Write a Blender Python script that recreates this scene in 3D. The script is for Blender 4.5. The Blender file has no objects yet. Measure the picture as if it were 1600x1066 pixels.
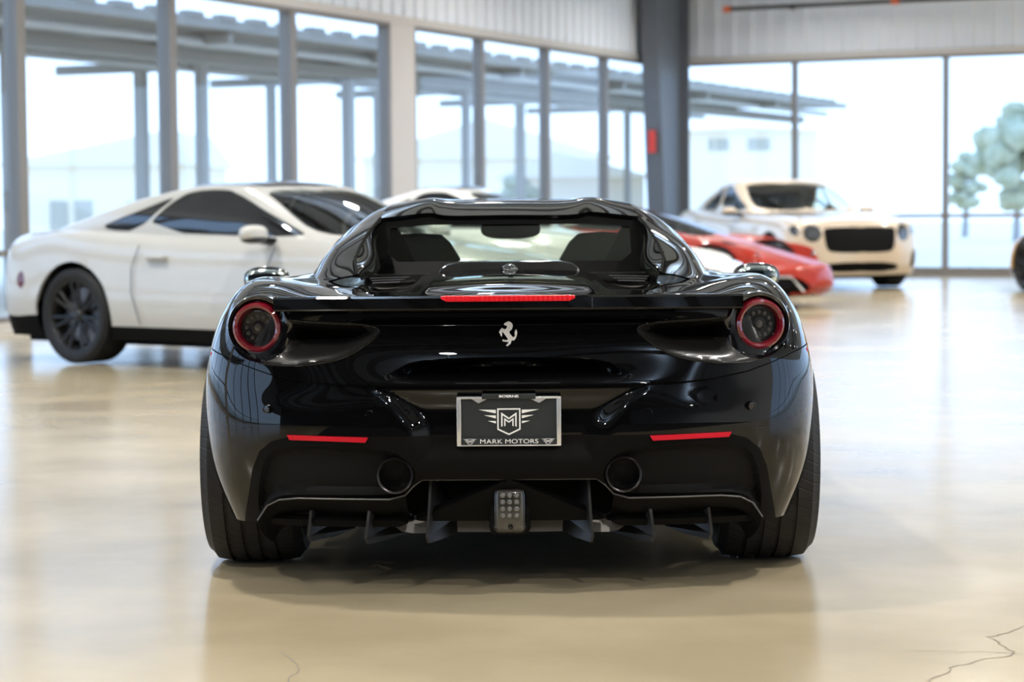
import bpy, bmesh, math, random
import numpy as np
from mathutils import Vector, Matrix
random.seed(7)
PI = math.pi
SC = bpy.context.scene
COL = SC.collection
# ------------------------------------------------------------------ camera, world, exposure
FPX = 3400.0
CAM_Y, CAM_H = -7.2, 1.173
cam_d = bpy.data.cameras.new('camera'); cam = bpy.data.objects.new('camera', cam_d); COL.objects.link(cam)
cam_d.sensor_width = 36.0; cam_d.lens = 36.0 * FPX / 1600.0
cam.location = (0, CAM_Y, CAM_H)
PITCH = math.atan((533 - 320) / FPX); ROLL = 0.0076
cam.rotation_euler = (Matrix.Rotation(PI / 2 - PITCH, 3, 'X') @ Matrix.Rotation(-ROLL, 3, 'Z')).to_euler()
cam_d.clip_start = 0.1; cam_d.clip_end = 400
cam_d.dof.use_dof = True; cam_d.dof.focus_distance = 6.45; cam_d.dof.aperture_fstop = 3.4
SC.camera = cam
SC.view_settings.view_transform = 'Standard'; SC.view_settings.look = 'None'
SC.view_settings.exposure = 0.6; SC.view_settings.gamma = 1.0; SC.view_settings.use_curve_mapping = False
W = bpy.data.worlds.new('sky'); SC.world = W; W.use_nodes = True
wn = W.node_tree.nodes; wl = W.node_tree.links
bg = wn['Background']; bg.inputs['Strength'].default_value = 1.95
tc = wn.new('ShaderNodeTexCoord'); sp = wn.new('ShaderNodeSeparateXYZ'); cr = wn.new('ShaderNodeValToRGB')
wl.new(tc.outputs['Generated'], sp.inputs[0]); wl.new(sp.outputs['Z'], cr.inputs[0]); wl.new(cr.outputs[0], bg.inputs['Color'])
cr.color_ramp.elements[0].position = 0.0; cr.color_ramp.elements[0].color = (.52, .715, 1.0, 1)
cr.color_ramp.elements[1].position = 0.6; cr.color_ramp.elements[1].color = (.36, .60, 1.0, 1)
UP_E = 26.0
LAMP_E = 84.0       # watts of one ceiling spot
ROOM_C = Vector((2.6, 29.0, 0)); ROOM_A = math.radians(-25.2)
ROOM = Matrix.Translation(ROOM_C) @ Matrix.Rotation(ROOM_A, 4, 'Z')
RW, RL, RH = 27.0, 50.0, 5.8

# ------------------------------------------------------------------ materials
def mat(name, col=(.5, .5, .5), rough=.5, metal=0.0, coat=0.0, coat_rough=.03, spec=.5, emit=None, estr=0.0, trans=0.0, ior=1.45):
    m = bpy.data.materials.new(name); m.use_nodes = True
    b = m.node_tree.nodes['Principled BSDF']
    b.inputs['Base Color'].default_value = (*col, 1); b.inputs['Roughness'].default_value = rough
    b.inputs['Metallic'].default_value = metal; b.inputs['Coat Weight'].default_value = coat
    b.inputs['Coat Roughness'].default_value = coat_rough; b.inputs['Specular IOR Level'].default_value = spec
    b.inputs['Transmission Weight'].default_value = trans; b.inputs['IOR'].default_value = ior
    if emit: b.inputs['Emission Color'].default_value = (*emit, 1); b.inputs['Emission Strength'].default_value = estr
    return m
def nodes(m): return m.node_tree.nodes, m.node_tree.links, m.node_tree.nodes['Principled BSDF']
def noise_col(m, c1, c2, scale, detail=4, coord='Object', p0=.35, p1=.65, rough=None):
    n, l, b = nodes(m)
    t = n.new('ShaderNodeTexCoord'); z = n.new('ShaderNodeTexNoise'); r = n.new('ShaderNodeValToRGB')
    z.inputs['Scale'].default_value = scale; z.inputs['Detail'].default_value = detail
    l.new(t.outputs[coord], z.inputs['Vector']); l.new(z.outputs['Fac'], r.inputs[0])
    r.color_ramp.elements[0].position = p0; r.color_ramp.elements[0].color = (*c1, 1)
    r.color_ramp.elements[1].position = p1; r.color_ramp.elements[1].color = (*c2, 1)
    l.new(r.outputs[0], b.inputs['Base Color'])
    if rough:
        q = n.new('ShaderNodeMapRange'); q.inputs[3].default_value = rough[0]; q.inputs[4].default_value = rough[1]
        l.new(z.outputs['Fac'], q.inputs[0]); l.new(q.outputs[0], b.inputs['Roughness'])
    return m
def bump_from(m, node_out, strength, dist=.01):
    n, l, b = nodes(m)
    bp = n.new('ShaderNodeBump'); bp.inputs['Strength'].default_value = strength; bp.inputs['Distance'].default_value = dist
    l.new(node_out, bp.inputs['Height']); l.new(bp.outputs[0], b.inputs['Normal'])
def thin_glass(name, tint=(1, 1, 1), refl=1.0):
    m = bpy.data.materials.new(name); m.use_nodes = True
    n, l = m.node_tree.nodes, m.node_tree.links
    n.remove(n['Principled BSDF'])
    t = n.new('ShaderNodeBsdfTransparent'); g = n.new('ShaderNodeBsdfGlossy'); f = n.new('ShaderNodeLayerWeight'); x = n.new('ShaderNodeMixShader')
    t.inputs[0].default_value = (*tint, 1); g.inputs['Roughness'].default_value = .01
    f.inputs[0].default_value = .5; pw = n.new('ShaderNodeMath'); pw.operation = 'POWER'; pw.inputs[1].default_value = 5.0; ma = n.new('ShaderNodeMath'); ma.operation = 'MULTIPLY_ADD'; ma.inputs[1].default_value = .93; ma.inputs[2].default_value = .07
    l.new(f.outputs['Facing'], pw.inputs[0]); l.new(pw.outputs[0], ma.inputs[0])
    mu = n.new('ShaderNodeMath'); mu.operation = 'MULTIPLY'; mu.inputs[1].default_value = refl
    l.new(ma.outputs[0], mu.inputs[0]); l.new(mu.outputs[0], x.inputs[0]); l.new(t.outputs[0], x.inputs[1]); l.new(g.outputs[0], x.inputs[2])
    l.new(x.outputs[0], n['Material Output'].inputs['Surface'])
    return m
def mesh_mat(name, scale, col=(.012, .012, .013), hole=(.001, .001, .001)):
    m = mat(name, col, .6, spec=.12)
    n, l, b = nodes(m)
    t = n.new('ShaderNodeTexCoord'); v = n.new('ShaderNodeTexVoronoi'); r = n.new('ShaderNodeValToRGB')
    mp = n.new('ShaderNodeMapping'); mp.inputs['Scale'].default_value = (1, .02, 1)
    v.inputs['Scale'].default_value = scale; v.inputs['Randomness'].default_value = 0.0
    l.new(t.outputs['Object'], mp.inputs[0]); l.new(mp.outputs[0], v.inputs['Vector']); l.new(v.outputs['Distance'], r.inputs[0])
    r.color_ramp.elements[0].position = .3; r.color_ramp.elements[0].color = (*hole, 1)
    r.color_ramp.elements[1].position = .45; r.color_ramp.elements[1].color = (*col, 1)
    l.new(r.outputs[0], b.inputs['Base Color'])
    bump_from(m, r.outputs[0], .6, .003)
    return m
M = {}
M['black_paint'] = mat('black_metallic_paint', (.004, .004, .005), .3, 0, 1.0, .012, spec=0.0); M['black_paint'].node_tree.nodes['Principled BSDF'].inputs['Coat IOR'].default_value = 1.43
_n, _l, _b = nodes(M['black_paint'])
_v = _n.new('ShaderNodeTexVoronoi'); _v.inputs['Scale'].default_value = 900; _t = _n.new('ShaderNodeTexCoord'); _r = _n.new('ShaderNodeValToRGB')
_l.new(_t.outputs['Object'], _v.inputs['Vector']); _l.new(_v.outputs['Color'], _r.inputs[0]); _l.new(_r.outputs[0], _b.inputs['Base Color'])
_r.color_ramp.elements[0].position = .45; _r.color_ramp.elements[0].color = (.0012, .0012, .0014, 1)
_r.color_ramp.elements[1].position = .95; _r.color_ramp.elements[1].color = (.006, .006, .007, 1)
M['gloss_black'] = mat('gloss_black', (.004, .004, .005), .08, 0, .6, .02)
M['matte_black'] = mat('matte_black', (.0035, .0035, .0036), .55, spec=.10)
M['deep_black'] = mat('deep_black', (.003, .003, .003), .85, spec=.1)
M['carbon'] = mat('carbon_fibre', (.016, .015, .015), .36, 0, .22, .12)
_n, _l, _b = nodes(M['carbon']); _c = _n.new('ShaderNodeTexChecker'); _c.inputs['Scale'].default_value = 420
_c.inputs['Color1'].default_value = (.006, .006, .006, 1); _c.inputs['Color2'].default_value = (.03, .028, .026, 1)
_t = _n.new('ShaderNodeTexCoord'); _l.new(_t.outputs['Object'], _c.inputs['Vector']); _l.new(_c.outputs['Color'], _b.inputs['Base Color'])
M['grille_mesh'] = mesh_mat('grille_mesh', 190, (.008, .008, .0085))
M['vent_mesh'] = mesh_mat('vent_mesh', 120, (.035, .03, .025))
M['rubber'] = mat('tyre_rubber', (.014, .014, .015), .62, spec=.35)
M['chrome'] = mat('chrome', (.74, .74, .76), .22, .6)
M['emblem'] = mat('emblem_silver', (.82, .82, .83), .35, .35)
M['silver'] = mat('satin_silver', (.55, .55, .57), .3, 1.0)
M['steel_dark'] = mat('dark_steel', (.16, .15, .15), .3, 1.0)
M['tray'] = mat('brushed_tray', (.20, .19, .185), .42, .3)
M['fin_black'] = mat('fin_black', (.02, .021, .024), .4)
M['red_lens'] = mat('red_lens', (.14, .002, .010), .08, 0, 1.0, .02)
M['dark_red_lens'] = mat('dark_red_lens', (.10, .002, .01), .06, 0, 1.0, .02)
M['red_strip'] = mat('red_reflector', (.55, .006, .02), .2, 0, .6, .05)
M['brake_red'] = mat('brake_light_red', (.75, .012, .02), .22, 0, .8, .05)
_n, _l, _b = nodes(M['brake_red']); _w = _n.new('ShaderNodeTexWave'); _w.inputs['Scale'].default_value = 22; _t = _n.new('ShaderNodeTexCoord')
_l.new(_t.outputs['Object'], _w.inputs['Vector']); bump_from(M['brake_red'], _w.outputs['Fac'], .5, .004)
M['led_grey'] = mat('led_lens_grey', (.15, .15, .145), .25, .2, .6)
M['plate_dark'] = mat('plate_charcoal', (.022, .026, .028), .45)
M['white_print'] = mat('white_print', (.88, .88, .88), .4)
M['glass_car'] = thin_glass('car_glass', (.93, .98, .93), 1.0)
M['glass_dark'] = mat('tinted_glass', (.006, .007, .009), .04, 0, 1.0, .02)
M['leather'] = mat('black_leather', (.012, .012, .012), .5)
M['mirror_glass'] = mat('mirror_glass', (.7, .8, .78), .03, 1.0)
# background paints
M['white_paint'] = mat('white_paint', (.50, .495, .47), .3, 0, .9, .03)
M['pearl_paint'] = mat('pearl_white_paint', (.78, .77, .74), .28, 0, .9, .03)
M['orange_paint'] = mat('orange_red_paint', (.34, .018, .004), .4, 0, .4, .03, spec=.2)
M['cream_paint'] = mat('cream_paint', (.66, .55, .42), .3, .1, 1.0, .03)
M['yellow_paint'] = mat('yellow_paint', (.85, .42, .02), .3, 0, 1.0, .03)
M['wheel_black'] = mat('satin_black_wheel', (.008, .008, .009), .4, .0)
M['lamp_glass'] = mat('headlight_glass', (.05, .055, .06), .05, 0, 1.0, .01)
M['dash_white'] = mat('pale_dash', (.5, .53, .58), .6)
# room
M['floor'] = noise_col(mat('polished_concrete', (.34, .29, .22), .16, coat=0.0, spec=.8), (.35, .292, .192), (.45, .38, .258), 1.1, 8, rough=(.14, .25))
_n, _l, _b = nodes(M['floor'])
_nz = _n.new('ShaderNodeTexNoise'); _nz.inputs['Scale'].default_value = 1.6; _nz.inputs['Detail'].default_value = 3; _t = _n.new('ShaderNodeTexCoord')
_l.new(_t.outputs['Object'], _nz.inputs['Vector']); bump_from(M['floor'], _nz.outputs['Fac'], .10, .02)
M['corrugated'] = mat('white_corrugated_metal', (.82, .855, .90), .45)
M['trim'] = mat('light_grey_trim', (.56, .53, .49), .45)
M['mullion'] = mat('grey_window_frame', (.23, .21, .19), .4, .2)
M['column'] = mat('grey_steel_paint', (.13, .14, .155), .5)
M['ceiling'] = mat('pale_ceiling', (.70, .80, .94), .8)
M['purlin'] = mat('grey_purlin', (.16, .16, .17), .6)
M['dark_wall'] = mat('charcoal_wall', (.045, .047, .052), .7)
M['reflection_blocker'] = noise_col(mat('charcoal_blocker', (.02, .02, .022), .95, spec=.1), (.016, .016, .018), (.028, .028, .03), 40)
M['pane'] = thin_glass('window_pane', (.97, .985, 1.0), .5)
M['lamp'] = mat('spot_lamp_face', (1, .9, .75), .5, emit=(1.0, .96, .90), estr=60)
M['lamp_body'] = mat('lamp_housing', (.6, .6, .6), .5)
M['red_sign'] = mat('red_sign', (.7, .06, .045), .5)
M['orange_pipe'] = mat('dark_pipe', (.03, .025, .022), .5)
M['orange_cap'] = mat('orange_fitting', (.75, .16, .06), .5)
# outside
M['apron'] = noise_col(mat('pale_concrete_apron', (.5, .5, .5), .8), (.86, .72, .54), (.93, .78, .60), .6)
M['canopy'] = mat('canopy_grey', (.34, .30, .25), .6)
M['post'] = mat('post_grey', (.38, .34, .29), .6)
M['house_white'] = mat('pale_siding', (.93, .82, .66), .7)
M['house_grey'] = mat('grey_siding', (.80, .70, .56), .7)
M['house_roof'] = mat('pale_roof', (.86, .75, .60), .7)
M['house_glass'] = mat('house_window', (.50, .46, .38), .3)
M['leaf'] = noise_col(mat('tree_foliage', (.1, .15, .1), .7), (.34, .35, .22), (.52, .50, .34), 3)
M['bark'] = mat('tree_bark', (.35, .34, .34), .8)
M['far_car'] = mat('far_car_white', (.95, .84, .68), .3)

# ------------------------------------------------------------------ helpers
def link(o, parent=None):
    COL.objects.link(o)
    if parent is not None: o.parent = parent
    return o
def thing(name, label, cat, loc=(0, 0, 0), rz=0.0, group=None):
    o = bpy.data.objects.new(name, None); o.empty_display_size = .2; link(o)
    o.location = loc; o.rotation_euler = (0, 0, rz); o['label'] = label; o['category'] = cat
    if group: o['group'] = group
    return o
def tag(o, label, cat, group=None, kind=None):
    o['label'] = label; o['category'] = cat
    if group: o['group'] = group
    if kind: o['kind'] = kind
    return o
def struct(o): o['kind'] = 'structure'; return o
def lab(o, t): o['label'] = t; return o
def obj(name, V, F, material, parent=None, smooth=None, normals=None, flat=False):
    me = bpy.data.meshes.new(name)
    me.from_pydata([tuple(map(float, v)) for v in V], [], [tuple(int(i) for i in f) for f in F])
    me.update()
    me.materials.append(material)
    if not flat:
        me.polygons.foreach_set('use_smooth', [True] * len(me.polygons))
        if normals is not None: me.normals_split_custom_set([tuple(map(float, q)) for q in normals])
        elif smooth is not None: me.set_sharp_from_angle(angle=math.radians(smooth))
    o = bpy.data.objects.new(name, me)
    return link(o, parent)
class MB:
    def __init__(s): s.V = []; s.F = []
    def add(s, V, F):
        k = len(s.V); s.V += [tuple(v) for v in V]; s.F += [tuple(i + k for i in f) for f in F]; return s
    def box(s, x0, x1, y0, y1, z0, z1, mtx=None, bev=0.0):
        if bev > 0:
            b = bmesh.new(); bmesh.ops.create_cube(b, size=1)
            for v in b.verts: v.co = Vector(((x0 + x1) / 2 + v.co.x * (x1 - x0), (y0 + y1) / 2 + v.co.y * (y1 - y0), (z0 + z1) / 2 + v.co.z * (z1 - z0)))
            bmesh.ops.bevel(b, geom=b.edges[:], offset=bev, segments=3, affect='EDGES', profile=.5)
            b.verts.ensure_lookup_table(); b.verts.index_update()
            V = [v.co.copy() for v in b.verts]; F = [[v.index for v in f.verts] for f in b.faces]; b.free()
        else:
            V = [Vector((x, y, z)) for z in (z0, z1) for y in (y0, y1) for x in (x0, x1)]
            F = [(0, 2, 3, 1), (4, 5, 7, 6), (0, 1, 5, 4), (2, 6, 7, 3), (0, 4, 6, 2), (1, 3, 7, 5)]
        if mtx is not None: V = [mtx @ v for v in V]
        return s.add(V, F)
    def lathe(s, prof, n=48, mtx=None, closed=False, a0=0.0, a1=2 * PI):
        """prof: [(radius, axial)] round the local x axis"""
        full = abs(a1 - a0 - 2 * PI) < 1e-6; k = n if full else n + 1
        V = []; F = []
        for i in range(k):
            a = a0 + (a1 - a0) * i / n
            for r, x in prof: V.append(Vector((x, r * math.sin(a), r * math.cos(a))))
        m = len(prof)
        for i in range(n):
            j = (i + 1) % k
            for q in range(m if closed else m - 1):
                q2 = (q + 1) % m
                F.append((i * m + q, i * m + q2, j * m + q2, j * m + q))
        if mtx is not None: V = [mtx @ v for v in V]
        return s.add(V, F)
    def tube(s, pts, r, n=10, cap=True):
        pts = [Vector(p) for p in pts]; rs = r if isinstance(r, (list, tuple)) else [r] * len(pts)
        V = []; F = []; up = None
        for i, p in enumerate(pts):
            d = (pts[min(i + 1, len(pts) - 1)] - pts[max(i - 1, 0)]).normalized()
            if up is None: up = Vector((0, 0, 1)) if abs(d.z) < .9 else Vector((1, 0, 0))
            a = d.cross(up).normalized(); b = a.cross(d).normalized(); up = b
            for k in range(n):
                t = 2 * PI * k / n; V.append(p + (a * math.cos(t) + b * math.sin(t)) * rs[i])
        for i in range(len(pts) - 1):
            for k in range(n):
                F.append((i * n + k, i * n + (k + 1) % n, (i + 1) * n + (k + 1) % n, (i + 1) * n + k))
        if cap: F.append(tuple(range(n - 1, -1, -1))); F.append(tuple((len(pts) - 1) * n + k for k in range(n)))
        return s.add(V, F)
    def prism(s, poly, t0, t1, fn):
        """poly in 2-D, fn(u, v, t) -> point; triangulated caps so that concave outlines work"""
        from mathutils.geometry import tessellate_polygon
        n = len(poly); V = [fn(u, v, t0) for u, v in poly] + [fn(u, v, t1) for u, v in poly]
        tri = tessellate_polygon([[Vector((u, v, 0)) for u, v in poly]])
        F = [tuple(t) for t in tri] + [tuple(i + n for i in reversed(t)) for t in tri]
        F += [(i, (i + 1) % n, (i + 1) % n + n, i + n) for i in range(n)]
        return s.add(V, F)
    def ellipsoid(s, c, r, nu=20, nv=12, mtx=None, power=1.0):
        V = []; F = []
        sg = lambda t: math.copysign(abs(t) ** power, t)
        for j in range(nv + 1):
            th = PI * j / nv
            for i in range(nu):
                ph = 2 * PI * i / nu
                v = Vector((r[0] * sg(math.sin(th)) * sg(math.cos(ph)), r[1] * sg(math.sin(th)) * sg(math.sin(ph)), r[2] * sg(math.cos(th))))
                V.append((mtx @ v if mtx is not None else v) + Vector(c))
        for j in range(nv):
            for i in range(nu):
                F.append((j * nu + i, (j + 1) * nu + i, (j + 1) * nu + (i + 1) % nu, j * nu + (i + 1) % nu))
        return s.add(V, F)
    def build(s, name, material, parent=None, smooth=35, recalc=True):
        if recalc:
            b = bmesh.new(); vs = [b.verts.new(v) for v in s.V]
            for f in s.F:
                if len(set(f)) >= 3:
                    try: b.faces.new([vs[i] for i in f])
                    except ValueError: pass
            bmesh.ops.remove_doubles(b, verts=b.verts[:], dist=1e-5)
            bmesh.ops.recalc_face_normals(b, faces=b.faces[:])
            me = bpy.data.meshes.new(name); b.to_mesh(me); b.free(); me.materials.append(material)
            me.polygons.foreach_set('use_smooth', [True] * len(me.polygons)); me.set_sharp_from_angle(angle=math.radians(smooth))
            return link(bpy.data.objects.new(name, me), parent)
        return obj(name, s.V, s.F, material, parent, smooth)
def Tm(x, y, z): return Matrix.Translation((x, y, z))
def Rm(a, ax): return Matrix.Rotation(a, 4, ax)
def sstep(a, b, x):
    t = np.clip((np.asarray(x, float) - a) / (b - a), 0, 1); return t * t * (3 - 2 * t)
# ---- spline surfaces
def knots(P, axis, wrap=False):
    d = np.linalg.norm(np.diff(P, axis=axis), axis=2) ** .5
    d = d.mean(axis=1 - axis) + 1e-6
    return np.concatenate([[0], np.cumsum(d)])
def nat_spline(t, P, tq):
    """natural cubic spline through P (n, ...) at t, sampled at tq"""
    n = len(t); sh = P.shape[1:]; Y = P.reshape(n, -1); h = np.diff(t)
    A = np.zeros((n, n)); B = np.zeros((n, Y.shape[1])); A[0, 0] = A[-1, -1] = 1
    for i in range(1, n - 1):
        A[i, i - 1] = h[i - 1]; A[i, i] = 2 * (h[i - 1] + h[i]); A[i, i + 1] = h[i]
        B[i] = 6 * ((Y[i + 1] - Y[i]) / h[i] - (Y[i] - Y[i - 1]) / h[i - 1])
    m = np.linalg.solve(A, B)
    k = np.clip(np.searchsorted(t, tq, side='right') - 1, 0, n - 2)
    hk = h[k][:, None]; a = (t[k + 1] - tq)[:, None]; b = (tq - t[k])[:, None]
    R = m[k] * a ** 3 / (6 * hk) + m[k + 1] * b ** 3 / (6 * hk) + (Y[k] / hk - m[k] * hk / 6) * a + (Y[k + 1] / hk - m[k + 1] * hk / 6) * b
    return R.reshape((len(tq),) + sh)
def sub_t(t, ns):
    q = [t[0]]; u = [0.0]
    for i, n in enumerate(ns):
        for j in range(1, n + 1): q.append(t[i] + (t[i + 1] - t[i]) * j / n); u.append(i + j / n)
    return np.array(q), np.array(u)
def dense(P, nv, nu, closed=False):
    """P[row v][col u][3] -> dense grid (v, u), with parameter values. closed: periodic in u."""
    P = np.array(P, float)
    if closed:
        pad = 4; Q = np.concatenate([P[:, -pad:], P, P[:, :pad + 1]], axis=1)
        t = knots(Q, 1); tq, uu = sub_t(t[pad:pad + P.shape[1] + 1], nu)
        G = np.swapaxes(nat_spline(t, np.swapaxes(Q, 0, 1), tq), 0, 1)
    else:
        t = knots(P, 1); tq, uu = sub_t(t, nu); G = np.swapaxes(nat_spline(t, np.swapaxes(P, 0, 1), tq), 0, 1)
    t = knots(P, 0); tq, vv = sub_t(t, nv); G = nat_spline(t, G, tq)
    return G, vv, uu
def grid_normals(G, closed=False):
    if closed:
        H = np.concatenate([G[:, -2:-1], G, G[:, 1:2]], axis=1); du = (H[:, 2:] - H[:, :-2])
    else: du = np.gradient(G, axis=1)
    dv = np.gradient(G, axis=0); N = np.cross(du, dv); L = np.linalg.norm(N, axis=2, keepdims=True); return N / np.maximum(L, 1e-12)
def grid_mesh(G, vv, uu, flip=False, closed=False):
    """-> [array (n, 8): position, normal, u, v ; faces]"""
    nv, nu = G.shape[:2]; N = grid_normals(G, closed) * (-1 if flip else 1)
    U, Vv = np.meshgrid(uu, vv)
    A = np.concatenate([G.reshape(-1, 3), N.reshape(-1, 3), U.reshape(-1, 1), Vv.reshape(-1, 1)], axis=1)
    F = []
    for j in range(nv - 1):
        for i in range(nu - 1):
            q = (j * nu + i, j * nu + i + 1, (j + 1) * nu + i + 1, (j + 1) * nu + i)
            F.append(q[::-1] if flip else q)
    return [A, F]
def clip(Ms, fn):
    """-> (part where fn <= 0, part where fn > 0); cut exactly along fn = 0"""
    A, F = Ms
    if len(F) == 0: return [A, []], [A, []]
    s = fn(A); extra = []; cut = {}; base = len(A); FI = []; FO = []
    for f in F:
        v = s[list(f)]
        if (v <= 0).all(): FI.append(f); continue
        if (v > 0).all(): FO.append(f); continue
        a = []; b = []; n = len(f)
        for k in range(n):
            i, j = f[k], f[(k + 1) % n]; si, sj = s[i], s[j]
            (a if si <= 0 else b).append(i)
            if (si <= 0) != (sj <= 0):
                key = (min(i, j), max(i, j))
                if key not in cut:
                    t = si / (si - sj); cut[key] = base + len(extra); extra.append(A[i] + (A[j] - A[i]) * t)
                a.append(cut[key]); b.append(cut[key])
        if len(a) >= 3: FI.append(tuple(a))
        if len(b) >= 3: FO.append(tuple(b))
    A2 = np.concatenate([A, np.array(extra)]) if extra else A
    return [A2, FI], [A2, FO]
def compact(Ms):
    A, F = Ms; used = sorted({i for f in F for i in f}); mp = {i: k for k, i in enumerate(used)}
    return [A[used] if used else A[:0], [tuple(mp[i] for i in f) for f in F]]
def emit(Ms, name, material, parent, skirt=0.0, custom=True, mirror=False):
    A, F = compact(Ms)
    if not F: return None
    V = A[:, :3].copy(); N = A[:, 3:6]; N = N / np.maximum(np.linalg.norm(N, axis=1, keepdims=True), 1e-9)
    Fl = [list(f) for f in F]; LN = [N[i] for f in F for i in f]
    if skirt:
        cnt = {}
        for f in F:
            for k in range(len(f)):
                e = (f[k], f[(k + 1) % len(f)]); cnt[tuple(sorted(e))] = cnt.get(tuple(sorted(e)), []) + [e]
        V = list(V); new = {}
        for e in [v[0] for v in cnt.values() if len(v) == 1]:
            ids = []
            for i in e:
                if i not in new:
                    new[i] = (len(V), len(V) + 1); V.append(A[i, :3]); V.append(A[i, :3] - N[i] * skirt)
                ids.append(new[i])
            q = [ids[1][0], ids[0][0], ids[0][1], ids[1][1]]; Fl.append(q)
            a, b, c = np.array(V[q[0]]), np.array(V[q[1]]), np.array(V[q[2]]); n = np.cross(b - a, c - b); n = n / max(np.linalg.norm(n), 1e-9)
            LN += [n] * 4
    return obj(name, V, Fl, material, parent, normals=LN if custom else None, smooth=None if custom else 40)
def move(Ms, fn):
    A, F = compact(Ms); A = A.copy(); A[:, :3] = fn(A); return [A, F]
def sd_poly(px, pz, poly):
    P = np.array(poly, float); Q = np.roll(P, -1, axis=0); X = np.stack([px, pz], 1)
    best = np.full(len(X), 1e9); ins = np.zeros(len(X), bool)
    for a, b in zip(P, Q):
        e = b - a; w = X - a; t = np.clip((w @ e) / max(e @ e, 1e-12), 0, 1); d = w - t[:, None] * e
        best = np.minimum(best, (d ** 2).sum(1))
        c = ((a[1] > X[:, 1]) != (b[1] > X[:, 1]))
        with np.errstate(divide='ignore', invalid='ignore'):
            ins ^= c & (X[:, 0] < (b[0] - a[0]) * (X[:, 1] - a[1]) / (b[1] - a[1] if b[1] != a[1] else 1e-12) + a[0])
    d = np.sqrt(best); return np.where(ins, -d, d)
def chaikin(p, n=2):
    for _ in range(n):
        q = []
        for i in range(len(p)):
            a, b = p[i], p[(i + 1) % len(p)]
            q += [(a[0] * .75 + b[0] * .25, a[1] * .75 + b[1] * .25), (a[0] * .25 + b[0] * .75, a[1] * .25 + b[1] * .75)]
        p = q
    return p
def loft(curves, n, name, material, parent, sub=8, flip=False):
    G, vv, uu = dense(np.array(curves, float), [n] * (len(curves) - 1), [sub] * (len(curves[0]) - 1)); return emit(grid_mesh(G, vv, uu, flip), name, material, parent, 0.0)
def text_mesh(body, size, name, material, parent, loc, rot, ext=.0006, bold=0.0, width=None, space=1.0):
    c = bpy.data.curves.new(name, 'FONT'); c.body = body; c.size = size; c.extrude = ext; c.align_x = 'CENTER'; c.align_y = 'CENTER'; c.offset = bold; c.space_character = space
    o = bpy.data.objects.new(name, c); COL.objects.link(o)
    dg = bpy.context.evaluated_depsgraph_get(); me = bpy.data.meshes.new_from_object(o.evaluated_get(dg)); COL.objects.unlink(o); bpy.data.objects.remove(o)
    me.name = name; me.materials.clear(); me.materials.append(material)
    if width:
        xs = [v.co.x for v in me.vertices]; k = width / (max(xs) - min(xs))
        for v in me.vertices: v.co.x *= k
    q = link(bpy.data.objects.new(name, me), parent); q.location = loc; q.rotation_euler = rot; return q
# ------------------------------------------------------------------ the room
def room(o): o.matrix_world = ROOM; return o
def rstruct(mb, name, material, smooth=20): return struct(room(mb.build(name, material, None, smooth)))
b = MB(); b.box(-.3, RW + .3, -RL - .3, .3, -.2, 0); rstruct(b, 'floor', M['floor'])
b = MB(); b.box(-.3, RW + .3, -RL - .3, .3, RH, RH + .15)
rstruct(b, 'ceiling', M['ceiling'])
b = MB()
for k in range(33): b.box(-.1, RW, -1.2 - 1.5 * k, -1.12 - 1.5 * k, RH - .2, RH - .002)
for k in range(6): b.box(-.05, RW, -8.6 - 8 * k, -8.35 - 8 * k, RH - .55, RH - .2)
rstruct(b, 'trim_1', M['purlin'])
HEAD = 3.56
def corrugated(p0, p1, z0, z1, axis, off, inward):
    """ribbed sheet between p0 and p1 along axis ('x' or 'y'); real relief"""
    prof = []; p = p0
    while p < p1 - .01:
        prof += [(p, 0), (p + .19, 0), (p + .205, .035), (p + .285, .035)]
        p += .30
    prof.append((p1, 0))
    back = -.12
    V = []; F = []; n = len(prof)
    for z in (z0, z1):
        for t, d in prof:
            V.append((off + inward * d, -t, z) if axis == 'y' else (t, off + inward * d, z))
        V.append((off + inward * back, -p1, z) if axis == 'y' else (p1, off + inward * back, z))
        V.append((off + inward * back, -p0, z) if axis == 'y' else (p0, off + inward * back, z))
    k = n + 2
    for i in range(k): F.append((i, (i + 1) % k, (i + 1) % k + k, i + k))
    m = MB(); m.add(V, F); return m
rstruct(corrugated(0, RL, HEAD, RH, 'y', 0, 1), 'wall_left', M['corrugated'])
rstruct(corrugated(0, RW, HEAD, RH, 'x', 0, -1), 'wall_back', M['corrugated'])
b = MB(); b.box(RW, RW + .15, -RL, 0, 3.46, RH); b.box(RW, RW + .15, -RL, -26, 0, 3.46); rstruct(b, 'wall_right', M['corrugated'])
b = MB(); b.box(-.15, RW, -RL - .15, -RL, 0, RH); rstruct(b, 'wall_front', M['dark_wall'])
b = MB(); b.box(-.13, .07, -RL, 0, HEAD - .10, HEAD); rstruct(b, 'trim_2', M['trim'])
b = MB(); b.box(0, RW, -.07, .13, HEAD - .10, HEAD); rstruct(b, 'trim_3', M['trim'])
b = MB(); b.box(-.12, .10, -RL, 0, 0, .10); rstruct(b, 'baseboard_left', M['trim'])
b = MB(); b.box(0, RW, -.09, .12, 0, .09); rstruct(b, 'baseboard_back', M['mullion'])
wcount = [0]
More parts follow.
